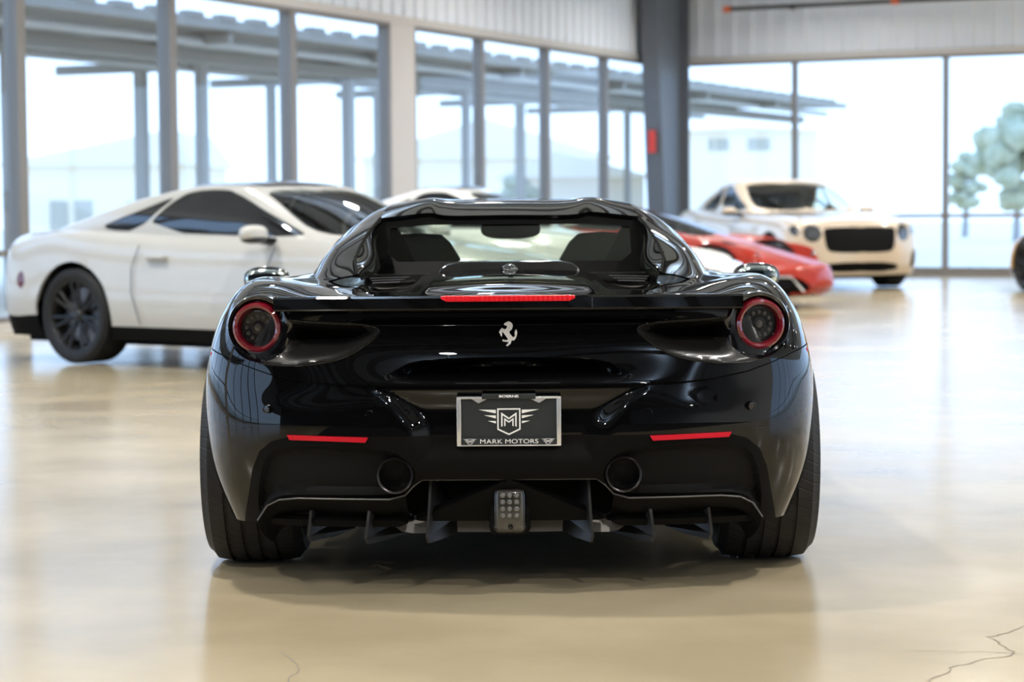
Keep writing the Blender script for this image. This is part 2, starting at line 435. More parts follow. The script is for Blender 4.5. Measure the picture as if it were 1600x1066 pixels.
def window(axis, p0, p1, z0, z1, transom, wid, dep, off=0.0):
    wcount[0] += 1; b = MB(); h = wid / 2
    def bx(a0, a1, c0, c1, d):
        if axis == 'y': b.box(off - d, off + d * .6, -a1, -a0, c0, c1)
        else: b.box(a0, a1, off - d * .6, off + d, c0, c1)
    bx(p0, p0 + h, z0, z1, dep); bx(p1 - h, p1, z0, z1, dep); bx(p0 + h, p1 - h, z1 - .045, z1, dep * .9); bx(p0 + h, p1 - h, z0, z0 + .05, dep * .9)
    if transom: bx(p0 + h, p1 - h, transom - .03, transom + .03, dep * .8)
    f = rstruct(b, 'window_%d' % wcount[0], M['mullion'])
    g = MB()
    if axis == 'y': g.box(off - .012, off - .004, -p1 + h, -p0 - h, z0 + .05, z1 - .045)
    else: g.box(p0 + h, p1 - h, off + .004, off + .012, z0 + .05, z1 - .045)
    q = g.build('pane', M['pane'], f); return f
def px_l(c, px): p = (px - 800) / 3400.0; return (2.6 + .905 * c - p * (36.2 - .426 * c)) / (.426 - .905 * p)
marks = [.3] + [px_l(.04, q) for q in (950, 859, 757, 650)]; PIL = marks[-1]
for a, c in zip(marks[:-1], marks[1:]): window('y', a, c, .10, HEAD - .10, .75, .10, .09)
marks = [px_l(.05, q) for q in (614, 463, 276, 40)]; marks.append(marks[-1] + 2.5)
for a, c in zip(marks[:-1], marks[1:]): window('y', a, c, .10, HEAD - .10, .75, .13, .10)
marks_l = marks; l0 = marks[-1] + .66
while l0 < RL - 9:
    for k in range(4): window('y', l0 + 2.47 * k, l0 + 2.47 * (k + 1), .10, HEAD - .10, .75, .13, .10)
    l0 += 10.54
marks = [.12] + [2.2 + 2.46 * k for k in range(10)] + [RW - .1]
for a, c in zip(marks[:-1], marks[1:]): window('x', a, c, .09, HEAD - .10, .95, .085, .07)
for k in range(10): window('y', .3 + 2.56 * k, .3 + 2.56 * (k + 1),   .05, 3.46, .95, .10, .08, RW + .06)
b = MB()
for l, q in ((PIL, marks_l[0] - PIL), (marks_l[-1], .66), (marks_l[-1] + 10.54, .66)): b.box(-.12, .06, -l - q, -l, .1, HEAD - .1)
rstruct(b, 'trim_4', M['trim'])
# tapered corner column: a steel I section whose inner flange leans
b = MB()
def fl(l_b, l_t, x0, x1, th):
    V = [(x0, -l_b, 0), (x1, -l_b, 0), (x1, -l_b - th, 0), (x0, -l_b - th, 0), (x0, -l_t, RH), (x1, -l_t, RH), (x1, -l_t - th, RH), (x0, -l_t - th, RH)]
    b.add(V, [(0, 1, 2, 3), (4, 7, 6, 5), (0, 4, 5, 1), (1, 5, 6, 2), (2, 6, 7, 3), (3, 7, 4, 0)])
fl(1.18, 1.72, .16, .46, .03); fl(.18, .18, .10, .46, .03)
b.add([(.30, -.2, 0), (.30, -1.18, 0), (.30, -1.72, RH), (.30, -.2, RH), (.32, -.2, 0), (.32, -1.18, 0), (.32, -1.72, RH), (.32, -.2, RH)],
      [(0, 1, 2, 3), (4, 7, 6, 5), (0, 4, 5, 1), (1, 5, 6, 2), (2, 6, 7, 3), (3, 7, 4, 0)])
rstruct(b, 'trim_5', M['column'])
b = MB(); b.box(.255, .365, -1.50, -1.46, 1.98, 2.34)
o = room(b.build('sign', M['red_sign'], None)); tag(o, 'small red upright sign fixed to the grey corner column', 'sign')
b = MB(); b.box(9.5, RW - 1.0, -RL + .5, -30.3, .0005, .006)  # added sheet out of view, darkens the floor that the bumper mirrors
o = room(b.build('reflection_blocker', M['reflection_blocker'], None)); tag(o, 'wide charcoal sheet added unseen on the floor to darken the bumper reflections', 'reflection_blocker')
# curtain of pipe with orange fittings high on the back wall
t = thing('pipe_run', 'dark pipe with orange end fittings across the corrugated wall top', 'pipe'); t.matrix_world = ROOM
b = MB(); b.tube([(1.25, -.55, 4.28), (8.5, -.55, 4.28)], .035); b.build('pipe', M['orange_pipe'], t)
for x in (1.25, 4.0):
    b = MB(); b.tube([(x - .06, -.55, 4.28), (x + .06, -.55, 4.28)], .055); b.build('fitting', M['orange_cap'], t)
b = MB(); b.tube([(2.2, -.55, 4.28), (2.2, -.04, 4.28)], .02); b.build('bracket', M['orange_pipe'], t)
# ceiling spots
def spot(lx, ly):
    t = thing('ceiling_spot', 'round warm ceiling spot hanging above the showroom floor', 'lamp', group='ceiling spots above the showroom')
    t.matrix_world = ROOM @ Tm(lx, ly, RH - .75)
    b = MB(); b.lathe([(.02, .55), (.02, .14), (.06, .12), (.17, .10), (.18, 0), (.165, 0), (.165, .03)], 20, Rm(-PI / 2, 'Y')); b.build('housing', M['lamp_body'], t)
    b = MB(); b.lathe([(0.0001, .02), (.15, .02)], 20, Rm(-PI / 2, 'Y')); o = b.build('lamp_face', M['lamp'], t)
    ld = bpy.data.lights.new('beam', 'AREA'); ld.shape = 'DISK'; ld.size = .28; ld.energy = LAMP_E; ld.color = (1.0, .95, .87); ld.spread = math.radians(150)
    q = link(bpy.data.objects.new('beam', ld), t); q.location = (0, 0, -.005)
    lu = bpy.data.lights.new('ceiling_fill', 'AREA'); lu.shape = 'DISK'; lu.size = .10; lu.energy = UP_E; lu.color = (.72, .86, 1.0); lu.spread = math.radians(170)  # added upward fill light, brightens the ceiling and its reflections
    q = link(bpy.data.objects.new('ceiling_fill', lu), t); q.location = (.10, 0, .16); q.rotation_euler = (PI, 0, 0)
for i in range(5):
    for j in range(8): spot(3.0 + 5.2 * i, -3.4 - 4.85 * j)
# hairline cracks in the slab
def crack(pts, w, name='floor_crack'):
    P = []; random.seed(len(pts) * 7)
    for (x0, y0), (x1, y1) in zip(pts[:-1], pts[1:]):
        n = max(2, int(math.hypot(x1 - x0, y1 - y0) / .03))
        for k in range(n):
            f = k / n; P.append((x0 + (x1 - x0) * f + random.uniform(-.010, .010), y0 + (y1 - y0) * f + random.uniform(-.012, .012)))
    V = []; F = []
    for i, (x, y) in enumerate(P):
        j = min(i, len(P) - 2); dx = P[j + 1][0] - P[j][0]; dy = P[j + 1][1] - P[j][1]; L = math.hypot(dx, dy) + 1e-9
        q = w * random.uniform(.4, 1.2) * .5; V += [(x - dy / L * q, y + dx / L * q, .0006), (x + dy / L * q, y - dx / L * q, .0006)]
    for i in range(len(P) - 1): F.append((2 * i, 2 * i + 1, 2 * i + 3, 2 * i + 2))
    o = obj(name, V, F, M['crack'], None, flat=True); struct(o)
M['crack'] = mat('crack_dust', (.17, .145, .11), .8)
crack([(.62, -2.45), (.95, -2.05), (1.12, -1.75), (1.30, -1.62), (1.28, -1.40), (1.62, -1.05), (1.75, -.6), (2.05, -.2)], .006)
crack([(-.58, -2.6), (-.60, -2.1), (-.54, -1.75), (-.62, -1.5)], .005)
crack([(1.0, -1.55), (1.3, -1.62), (1.75, -1.85), (2.2, -2.1)], .0028)

# ------------------------------------------------------------------ outside
b = MB(); b.box(-90, 120, -80, 140, -.4, -.22); o = struct(b.build('ground', M['apron'], None))
cp = thing('carport', 'long grey flat-roofed carport standing outside the side windows', 'carport'); cp.matrix_world = ROOM
b = MB(); b.add([(-4.6, -40, 3.80), (-12, -40, 4.05), (-12, 26, 4.05), (-4.6, 26, 3.80), (-4.6, -40, 3.95), (-12, -40, 4.22), (-12, 26, 4.22), (-4.6, 26, 3.95)],
                [(0, 1, 2, 3), (4, 7, 6, 5), (0, 4, 5, 1), (1, 5, 6, 2), (2, 6, 7, 3), (3, 7, 4, 0)])
for k in range(74):
    y = -39.8 + .88 * k; b.box(-4.75, -4.58, y, y + .42, 3.93, 4.02)
b.build('canopy_roof', M['canopy'], cp)
b = MB(); b.box(-6.15, -5.85, -40, 26, 3.42, 3.62); b.box(-10.7, -10.4, -40, 26, 3.8, 4.05); b.box(-8.4, -8.2, -40, 26, 3.68, 3.88)
b.build('beam', M['canopy'], cp)
b = MB()
for k in range(12): b.box(-11.8, -4.7, 20 - 5.2 * k, 20.12 - 5.2 * k, 3.62, 3.80)
b.build('joist', M['canopy'], cp)
b = MB()
for x, z in ((-5.2, 3.66), (-6.6, 3.60), (-8.9, 3.66)): b.tube([(x, -40, z), (x, 26, z)], .07, 8)
b.build('conduit', M['trim'], cp)
for c, px, w, h in ((-6, 320, .08, 3.5), (-6, 548, .09, 3.5), (-6, 731, .07, 3.5), (-10.5, 226, .10, 3.9), (-10.5, 428, .08, 3.9), (-10.5, 592, .06, 3.9), (-10.5, 815, .1, 3.9), (-10.5, 982, .08, 3.9), (-6, 20, .08, 3.5)):
    l = px_l(c, px); b = MB(); b.box(c - w, c + w, -l - w, -l + w, -.22, h); b.build('post', M['post'], cp)
def house(name, label, px, d, wid, dep, h, peak, wins, wall, rz=0.0, skew=0.0):
    x = (px - 800) / 3400 * d; t = thing(name, label, 'building', (x, d + CAM_Y, -.22), rz)
    b = MB(); b.box(-wid / 2, wid / 2, 0, dep, 0, h); b.build('wall', wall, t)
    b = MB(); pk = skew * wid / 2
    b.add([(-wid / 2 - .3, -.4, h), (wid / 2 + .3, -.4, h), (pk, -.4, peak), (-wid / 2 - .3, dep, h), (wid / 2 + .3, dep, h), (pk, dep, peak)], [(0, 1, 2), (3, 5, 4), (0, 3, 4, 1), (1, 4, 5, 2), (2, 5, 3, 0)])
    b.build('roof', M['house_roof'], t)
    for wx, wz, ww, wh in wins:
        b = MB(); b.box(wx - ww / 2, wx + ww / 2, -.06, 0.02, wz - wh / 2, wz + wh / 2); f = b.build('window', M['house_glass'], t)
    return t
house('house', 'pale gabled building beyond the carport with small dark windows', 150, 62, 5.2, 9, 2.6, 3.6, [(-1.0, 1.15, .5, .9), (-.3, 1.15, .5, .9), (1.2, 1.3, .5, .5), (1.85, 1.3, .5, .5)], M['house_white'], skew=.85)
house('house', 'long low pale building behind the middle windows', 760, 76, 8.5, 9, 3.0, 4.4, [(-2.6, 1.6, 1.0, .7), (-.6, 1.6, 1.0, .7), (1.8, 1.6, 1.0, .7)], M['house_white'])
house('house', 'grey low shed seen between the carport posts', 900, 66, 4.2, 6, 2.2, 3.0, [], M['house_grey'], skew=-.3)
house('house', 'white two-window building outside the end windows', 1160, 92, 6.4, 8, 4.4, 4.6, [(-.82, 3.85, .55, .5), (.72, 3.85, .95, .5), (-1.3, 3.85, .2, .5)], M['far_car'])
def tree(label, px, d, zc, r, hz, name='tree', seed=1, group=None):
    random.seed(seed); x = (px - 800) / 3400 * d; t = thing(name, label, 'tree', (x, d + CAM_Y, -.22))
    b = MB()
    for k in range(34):
        a = random.uniform(0, 2 * PI); q = r * random.uniform(.1, .85); zz = random.uniform(-1, 1)
        c = (q * math.cos(a) * math.sqrt(1 - .75 * zz * zz), q * math.sin(a) * math.sqrt(1 - .75 * zz * zz), zc + zz * hz); s = random.uniform(.2, .36) * r
        b.ellipsoid(c, (s, s, s * .8), 9, 6)
    o = b.build('foliage', M['leaf'], t)
    for v in o.data.vertices: v.co += Vector((random.uniform(-1, 1), random.uniform(-1, 1), random.uniform(-1, 1))) * r * .05
    b = MB(); b.tube([(0, 0, 0), (.05, 0, zc * .5), (0, 0, zc)], [.14, .11, .06], 8); b.build('trunk', M['bark'], t)
tree('broad green tree outside the last window on the end wall', 1588, 74, 2.9, 1.65, 1.5, seed=3)
tree('thin small tree left of the broad green tree', 1508, 84, 2.2, .9, .9, seed=5)
tree('round green bush in front of the long low building', 802, 60, 1.1, 1.0, .9, 'bush', seed=9)
M['smoke_led'] = mat('smoked_led', (.03, .028, .028), .2, 0, .8)
M['lamp_core'] = mat('smoked_core', (.006, .006, .007), .22, 0, .5, .06)
M['smoke_panel'] = mat('smoked_panel', (.055, .052, .048), .18, .3, .8)
M['edge_grey'] = mat('grey_edge', (.10, .10, .10), .35, .4)
M['tread'] = mat('tyre_tread', (.014, .014, .015), .6, spec=.35)
_n, _l, _b = nodes(M['tread']); _t = _n.new('ShaderNodeTexCoord'); _w = _n.new('ShaderNodeTexWave'); _sp = _n.new('ShaderNodeSeparateXYZ'); _at = _n.new('ShaderNodeMath'); _at.operation = 'ARCTAN2'
_cb = _n.new('ShaderNodeCombineXYZ'); _l.new(_t.outputs['Object'], _sp.inputs[0]); _l.new(_sp.outputs['Y'], _at.inputs[0]); _l.new(_sp.outputs['Z'], _at.inputs[1])
_ad = _n.new('ShaderNodeMath'); _ad.operation = 'MULTIPLY_ADD'; _ad.inputs[1].default_value = 1.4; _l.new(_sp.outputs['X'], _ad.inputs[0]); _l.new(_at.outputs[0], _ad.inputs[2])
_l.new(_ad.outputs[0], _cb.inputs['X']); _l.new(_cb.outputs[0], _w.inputs['Vector']); _w.inputs['Scale'].default_value = 3.2
_rr = _n.new('ShaderNodeValToRGB'); _rr.color_ramp.elements[0].position = .02; _rr.color_ramp.elements[1].position = .10; _l.new(_w.outputs['Fac'], _rr.inputs[0]); bump_from(M['tread'], _rr.outputs[0], .5, .004)
# ------------------------------------------------------------------ the black sports car
CAR = thing('sports_car', 'glossy black mid-engined sports car seen from behind in the foreground', 'car', (-.008, 0, 0), -.004)
half = [
 [(0,-.66,.20),(0,-.735,.34),(0,-.776,.48),(0,-.762,.62),(0,-.735,.72),(0,-.72,.82),(0,-.70,.885),(0,-.50,.912),(0,-.25,.928),(0,.05,.938),(0,.38,.945)],
 [(.35,-.65,.20),(.35,-.725,.34),(.35,-.766,.48),(.35,-.752,.62),(.35,-.725,.72),(.35,-.71,.82),(.35,-.69,.885),(.35,-.48,.903),(.36,-.25,.914),(.38,0,.920),(.42,.35,.925)],
 [(.62,-.615,.20),(.62,-.685,.34),(.62,-.722,.48),(.62,-.707,.62),(.62,-.69,.72),(.62,-.675,.82),(.61,-.65,.885),(.59,-.45,.912),(.57,-.25,.918),(.56,-.02,.922),(.56,.3,.928)],
 [(.78,-.54,.20),(.81,-.595,.34),(.82,-.628,.48),(.82,-.618,.62),(.81,-.61,.72),(.79,-.59,.82),(.76,-.55,.897),(.71,-.40,.934),(.66,-.22,.928),(.63,.02,.928),(.63,.3,.933)],
 [(.86,-.44,.20),(.91,-.46,.34),(.928,-.47,.48),(.93,-.47,.62),(.918,-.46,.72),(.89,-.43,.82),(.848,-.38,.900),(.79,-.27,.941),(.72,-.12,.938),(.67,.08,.933),(.66,.32,.936)],
 [(.895,-.2,.20),(.95,-.2,.34),(.972,-.2,.48),(.974,-.2,.62),(.958,-.2,.72),(.927,-.19,.82),(.882,-.16,.895),(.825,-.10,.940),(.76,0,.941),(.70,.16,.936),(.68,.36,.938)],
 [(.90,.1,.20),(.955,.1,.34),(.98,.1,.48),(.98,.1,.62),(.965,.1,.72),(.935,.1,.82),(.89,.1,.885),(.84,.12,.925),(.78,.18,.935),(.73,.27,.936),(.695,.42,.938)],
 [(.88,.5,.20),(.92,.5,.34),(.94,.5,.48),(.945,.5,.62),(.94,.5,.72),(.92,.5,.80),(.88,.5,.86),(.84,.5,.895),(.79,.5,.915),(.75,.52,.925),(.71,.55,.935)],
 [(.86,1,.20),(.88,1,.34),(.90,1,.48),(.915,1,.62),(.91,1,.72),(.90,1,.79),(.87,1,.84),(.84,1,.87),(.80,1,.89),(.765,1,.90),(.73,1,.91)],
 [(.86,1.7,.20),(.88,1.7,.34),(.90,1.7,.48),(.91,1.7,.60),(.90,1.7,.70),(.885,1.7,.76),(.86,1.7,.80),(.83,1.7,.83),(.80,1.7,.85),(.77,1.7,.862),(.74,1.7,.87)],
 [(.86,2.25,.20),(.90,2.25,.33),(.93,2.25,.46),(.94,2.25,.58),(.93,2.25,.67),(.91,2.25,.73),(.88,2.25,.77),(.84,2.25,.795),(.78,2.23,.81),(.70,2.2,.825),(.63,2.15,.845)],
 [(.86,2.65,.20),(.92,2.65,.33),(.95,2.65,.46),(.955,2.65,.58),(.94,2.65,.67),(.91,2.65,.725),(.86,2.65,.755),(.79,2.63,.77),(.70,2.58,.778),(.60,2.48,.79),(.52,2.3,.84)],
 [(.82,3.15,.20),(.88,3.15,.30),(.91,3.15,.42),(.91,3.15,.52),(.89,3.15,.60),(.85,3.14,.655),(.79,3.1,.69),(.70,3.03,.71),(.60,2.9,.735),(.50,2.66,.77),(.40,2.4,.835)],
 [(.70,3.5,.20),(.75,3.53,.28),(.77,3.53,.36),(.76,3.5,.44),(.74,3.46,.50),(.70,3.4,.55),(.63,3.3,.60),(.55,3.18,.645),(.46,3.0,.69),(.37,2.74,.755),(.28,2.45,.832)],
 [(.38,3.68,.20),(.40,3.72,.27),(.40,3.72,.34),(.39,3.69,.40),(.38,3.64,.45),(.36,3.57,.50),(.33,3.45,.55),(.29,3.3,.61),(.24,3.05,.68),(.19,2.8,.745),(.14,2.48,.83)],
 [(0,3.74,.20),(0,3.78,.27),(0,3.78,.33),(0,3.75,.39),(0,3.70,.44),(0,3.62,.49),(0,3.50,.54),(0,3.34,.60),(0,3.1,.67),(0,2.82,.74),(0,2.5,.83)]]
ring = half + [[(-x, y, z) for x, y, z in c] for c in half[-2:0:-1]]
P = np.array(ring, float).swapaxes(0, 1)
fine = [26, 22, 20, 18, 16, 10, 6, 6, 6, 6, 6, 6, 6, 6, 6]
G, vv, uu = dense(P, [12, 13, 14, 14, 14, 12, 10, 8, 8, 8], fine + fine[::-1], closed=True)
# relief: raised engine cover spine, crease under the lip, recess round the plate
X, Y, Z = G[..., 0].copy(), G[..., 1].copy(), G[..., 2].copy(); AX = np.abs(X)
on_deck = sstep(-.60, -.40, Y) * sstep(.88, .90, Z) * (Y < .6)
G[..., 2] += on_deck * .010 * (1 - sstep(.245, .280, AX)) - on_deck * .012 * sstep(.285, .33, AX) * (1 - sstep(.40, .50, AX)) * sstep(-.45, -.15, Y)
rear = (Y < -.30)
G[..., 1] += rear * .020 * sstep(.818, .830, Z) * (1 - sstep(.86, .885, Z)) * (1 - sstep(.42, .50, AX))
trap = [(.41, .630), (.355, .585), (.30, .50), (.27, .40), (-.27, .40), (-.30, .50), (-.355, .585), (-.41, .630)]
sdt = sd_poly(X.ravel(), Z.ravel(), trap).reshape(X.shape)
G[..., 1] += rear * .030 * sstep(-.01, .075, -sdt)
wave = np.exp(-((AX - .60) / .16) ** 2) * np.exp(-((Z - .535) / .055) ** 2) * rear       # soft scallop over the reflectors
G[..., 1] -= .003 * wave
SH = grid_mesh(G, vv, uu, flip=False, closed=True)
# outward check on a point of the right flank
k = np.argmax(SH[0][:, 0])
if SH[0][k, 3] < 0: SH = grid_mesh(G, vv, uu, flip=True, closed=True)
ax = lambda A: np.abs(A[:, 0])
def arch(yc, zc, R): return lambda A: np.where(ax(A) > .5, np.hypot(A[:, 1] - yc, A[:, 2] - zc) - R, 9.0)
_, SH = clip(SH, arch(0, .345, .374)); _, SH = clip(SH, arch(2.65, .335, .358))
SYM = lambda p: p + [(-x, z) for x, z in reversed(p)]
def rear_sd(poly, ymax=-.28): return lambda A: np.where(A[:, 1] < ymax, sd_poly(A[:, 0], A[:, 2], poly), 9.0)
def rear_abs(poly, ymax=-.28): return lambda A: np.where(A[:, 1] < ymax, sd_poly(ax(A), A[:, 2], poly), 9.0)
low = [(0, .354), (.262, .354), (.285, .337), (.312, .308), (.36, .295), (.50, .294), (.64, .293), (.70, .286), (.738, .266), (.768, .220)]
_, SH = clip(SH, rear_sd(SYM(low) + [(-.768, .0), (.768, .0)]))
val_p = [(0, .488), (.55, .488), (.66, .484), (.715, .468), (.755, .436), (.782, .375), (.797, .305), (.815, .235), (.83, .16), (.83, 0)]
VAL, SH = clip(SH, rear_sd(SYM(val_p)))
mesh_p = chaikin([(.772, .22), (.768, .31), (.742, .415), (.69, .453), (.56, .461), (.40, .452), (.318, .438), (.272, .37), (.300, .318), (.355, .306), (.64, .304), (.70, .297), (.735, .278), (.758, .235)], 2)
MSH, VAL = clip(VAL, rear_abs(mesh_p))
zs_x = [0, .39, .52, .62, .72, .80, .87, .93, 1.1]; zs_z = [.634, .637, .641, .650, .668, .692, .716, .732, .736]
zs = lambda A: np.interp(ax(A), zs_x, zs_z)
gap_sd = lambda A: np.where(A[:, 1] < -.05, np.abs(A[:, 2] - zs(A)) - .0022, 9.0)
rec_p = chaikin([(.27, .716), (0, .722), (-.27, .716), (-.33, .690), (-.40, .645), (0, .641), (.40, .645), (.33, .690)], 2)
REC, SH = clip(SH, rear_sd(rec_p))
LC = (.757, .807)
int_p = chaikin([(.80, .852), (.66, .830), (.47, .822), (.405, .815), (.378, .800), (.405, .772), (.455, .738), (.50, .716), (.56, .703), (.68, .690), (.80, .705)], 2)
def int_sd(A):
    s = np.minimum(sd_poly(ax(A), A[:, 2], int_p), np.hypot(ax(A) - LC[0], A[:, 2] - LC[1]) - .103)
    return np.where(A[:, 1] < -.22, s, 9.0)
INT, SH = clip(SH, int_sd)
vent_p = [(.475, .12), (.30, .20), (.318, .02), (.345, -.10), (.415, -.20), (.455, -.10)]
VENT, SH = clip(SH, lambda A: np.where((A[:, 2] > .88) & (A[:, 1] < .5), sd_poly(ax(A), A[:, 1], chaikin(vent_p, 2)), 9.0))
LOWR, SH = clip(SH, lambda A: np.where(A[:, 1] < -.02, A[:, 2] - zs(A) - .0022, 9.0))
BUMP, GAP = clip(LOWR, lambda A: A[:, 2] - zs(A) + .0022)
emit(SH, 'body_shell', M['black_paint'], CAR, .010)
emit(move(BUMP, lambda A: A[:, :3] + np.stack([0 * A[:, 0], .013 * sstep(.50, .60, A[:, 2]) * (1 - sstep(.84, .93, ax(A))) * (A[:, 1] < -.28), 0 * A[:, 0]], 1)), 'rear_bumper', M['black_paint'], CAR, .010)
emit(move(GAP, lambda A: A[:, :3] - A[:, 3:6] * .006), 'panel_gap', M['deep_black'], CAR)
lab(emit(VAL, 'rear_valance', M['matte_black'], CAR, .03), 'matte black lower valance')
def split_x(Ms, name, material, skirt=0.0, custom=False, label=None):
    a, c = clip(Ms, lambda A: A[:, 0])
    for m in (c, a):
        o = emit(m, name, material, CAR, skirt, custom)
        if label and o: lab(o, label)
split_x(move(MSH, lambda A: A[:, :3] + np.stack([0 * A[:, 0], .030 * sstep(0, .02, -rear_abs(mesh_p)(A)), 0 * A[:, 0]], 1)), 'grille', M['grille_mesh'], label='black mesh grille round the exhaust')
def rec_move(A):
    s = -rear_sd(rec_p)(A); up = sstep(.645, .70, A[:, 2])
    return A[:, :3] + np.stack([0 * s, .13 * sstep(0, .035, s) * (.45 + .55 * up), 0 * s], 1)
emit(move(REC, rec_move), 'centre_recess', M['gloss_black'], CAR, 0, False)
def int_move(A):
    s = -int_sd(A); d = np.hypot(ax(A) - LC[0], A[:, 2] - LC[1]); w = sstep(.085, .15, d)
    mid = np.interp(ax(A), [.38, .47, .6, .7], [.80, .775, .765, .765]); up = sstep(-.055, .03, A[:, 2] - mid)
    dep = (.022 * sstep(0, .008, s)) * (1 - w) + w * (.016 * sstep(0, .004, s) + .12 * sstep(.004, .045, s) * (.12 + .88 * up))
    return A[:, :3] + np.stack([0 * s, dep, 0 * s], 1)
duct = move(INT, int_move)
far = lambda A: np.hypot(ax(A) - LC[0], A[:, 2] - LC[1]) - .104
bez, duct = clip(duct, far)
split_x(bez, 'light_bezel', M['gloss_black'])
_ia, _if = compact(INT)
def on_skin(x, z, sx):
    d = np.hypot(_ia[:, 0] - sx * x, _ia[:, 2] - z); k = np.argsort(d)[:4]; w = 1 / (d[k] + 1e-5); return (sx * x, float((_ia[k, 1] * w).sum() / w.sum()) - .0005, z)
for sx in (1, -1):
    pts = [p for p in chaikin(int_p, 1) if p[0] < .655]
    k0 = max(range(len(pts)), key=lambda i: (pts[i][1] if pts[i][0] > .60 else -1)); pts = pts[k0:] + pts[:k0]
    b = MB(); b.tube([on_skin(x, z, sx) for x, z in pts], .0032, 8); b.build('intake_rim', M['black_paint'], CAR)
mouth_p = chaikin([(.715, .822), (.45, .816), (.415, .802), (.455, .775), (.55, .766), (.715, .768)], 2)
mouth, duct = clip(duct, lambda A: sd_poly(ax(A), A[:, 2], mouth_p))
split_x(mouth, 'intake_mouth', M['deep_black'])
split_x(duct, 'intake_duct', M['carbon'], label='carbon fibre intake duct')
split_x(move(VENT, lambda A: A[:, :3] + np.array([0, 0, -.014])), 'deck_vent', M['vent_mesh'], label='carbon mesh deck vent')
for sx in (1, -1):
    for k in range(3):
        y = .09 - .11 * k; b = MB(); b.tube([(sx * (.465 - .012 * k), y - .02, .930 - .004 * k), (sx * (.335 + .01 * k), y + .01, .932 - .004 * k)], .0035, 6)
        b.build('vent_slat', M['fin_black'], CAR)
# spoiler lip with the high brake light
sec = []
xs = np.linspace(-.705, .705, 41)
def lip_pts(x):
    q = (abs(x) / .705) ** 2; y = -.790 + .115 * q; top = .905 - .004 * q; bot = .866 - .006 * q - .002
    return [(x, y + .17, .897), (x, y + .03, top + .001), (x, y + .008, top), (x, y, top - .006), (x, y - .006, bot + .005), (x, y - .004, bot + .001), (x, y + .004, bot - .001), (x, y + .10, bot - .010)]
b = MB(); V = []; F = []
for x in xs: V += lip_pts(x)
for i in range(len(xs) - 1):
    for k in range(7): F.append((i * 8 + k, i * 8 + k + 1, (i + 1) * 8 + k + 1, (i + 1) * 8 + k))
F += [tuple(range(8)), tuple((len(xs) - 1) * 8 + k for k in range(7, -1, -1))]
b.add(V, F); b.build('spoiler_lip', M['black_paint'], CAR, 28)
b = MB(); V = []; F = []; xs2 = np.linspace(-.198, .198, 25)
for x in xs2:
    p = lip_pts(x); y = p[3][1]; e = .008 if abs(x) > .19 else 0
    V += [(x, y + .004, .9065 - e * .2), (x, y - .005, .9045 - e * .2), (x, y - .0065, .8895 + e), (x, y + .004, .886 + e)]
for i in range(len(xs2) - 1):
    for k in range(3): F.append((i * 4 + k, i * 4 + k + 1, (i + 1) * 4 + k + 1, (i + 1) * 4 + k))
    F.append((i * 4 + 3, i * 4, (i + 1) * 4, (i + 1) * 4 + 3))
F += [(0, 1, 2, 3), tuple((len(xs2) - 1) * 4 + k for k in (3, 2, 1, 0))]
b.add(V, F); lab(b.build('brake_light', M['brake_red'], CAR), 'red high brake light strip')
# tail lights
for sx in (1, -1):
    base = Tm(sx * LC[0], -.590, LC[1]) @ Rm(sx * .20, 'Z') @ Rm(-PI / 2, 'Z')      # local x axis -> points backwards (-y)
    b = MB(); b.lathe([(.100, -.02), (.099, .012), (.094, .022), (.086, .020), (.080, .006), (.079, -.03)], 56, base); tl = b.build('tail_light', M['gloss_black'], CAR)
    b = MB(); b.lathe([(.079, -.01), (.0785, .018), (.075, .033), (.068, .039), (.0605, .034), (.0565, .022), (.055, -.01)], 56, base); lab(b.build('lens_ring', M['red_lens'], tl), 'red lens ring')
    b = MB(); b.lathe([(.0565, .008), (.0555, .017), (.049, .019), (.047, .014), (.022, .013), (.020, .016), (.0001, .0165)], 48, base); b.build('lamp_core', M['lamp_core'], tl)
    for k in range(12):
        a = 2 * PI * k / 12; b = MB(); b.lathe([(.0001, .0165), (.0062, .016), (.0072, .010)], 12, base @ Tm(0, .036 * math.cos(a), .036 * math.sin(a))); b.build('led', M['smoke_led'], tl)
    b = MB(); b.lathe([(.0001, .020), (.011, .019), (.012, .012)], 20, base); b.build('lamp_centre', M['smoke_panel'], tl)
    b = MB(); b.box(sx * .924 - .008, sx * .924 + .008, -.43, -.39, .690, .722, bev=.004); lab(b.build('side_marker', M['red_strip'], CAR), 'small red side marker')
    # reflector strips
    b = MB(); p = [(.418, .486), (.666, .490), (.658, .475), (.427, .471)]
    b.prism([(sx * x, z) for x, z in p], 0, 1, lambda u, v, t: Vector((u, -.786 + .16 * max(0, abs(u) - .35) ** 1.35 * 2.0 + t * .03, v)))
    lab(b.build('reflector', M['red_strip'], CAR), 'red reflector strip')
    # exhaust
    b = MB(); b.lathe([(.050, -.16), (.0535, .0), (.054, .010), (.052, .013), (.048, .008), (.047, -.012)], 48, Tm(sx * .341, -.742, .368) @ Rm(-PI / 2, 'Z')); ex = b.build('exhaust_pipe', M['steel_dark'], CAR)
    b = MB(); b.lathe([(.0001, -.14), (.045, -.14), (.0472, -.010)], 40, Tm(sx * .341, -.742, .368) @ Rm(-PI / 2, 'Z')); b.build('exhaust_bore', M['deep_black'], ex)
    for x, z, y in ((.73, .565, -.679), (.415, .553, -.748)):
        b = MB(); b.lathe([(.0125, -.01), (.0125, .0035), (.0105, .004), (.0095, .0015), (.0001, .002)], 20, Tm(sx * x, y, z) @ Rm(sx * (.45 if x > .6 else .05), 'Z') @ Rm(-PI / 2, 'Z')); b.build('parking_sensor', M['gloss_black'], CAR)
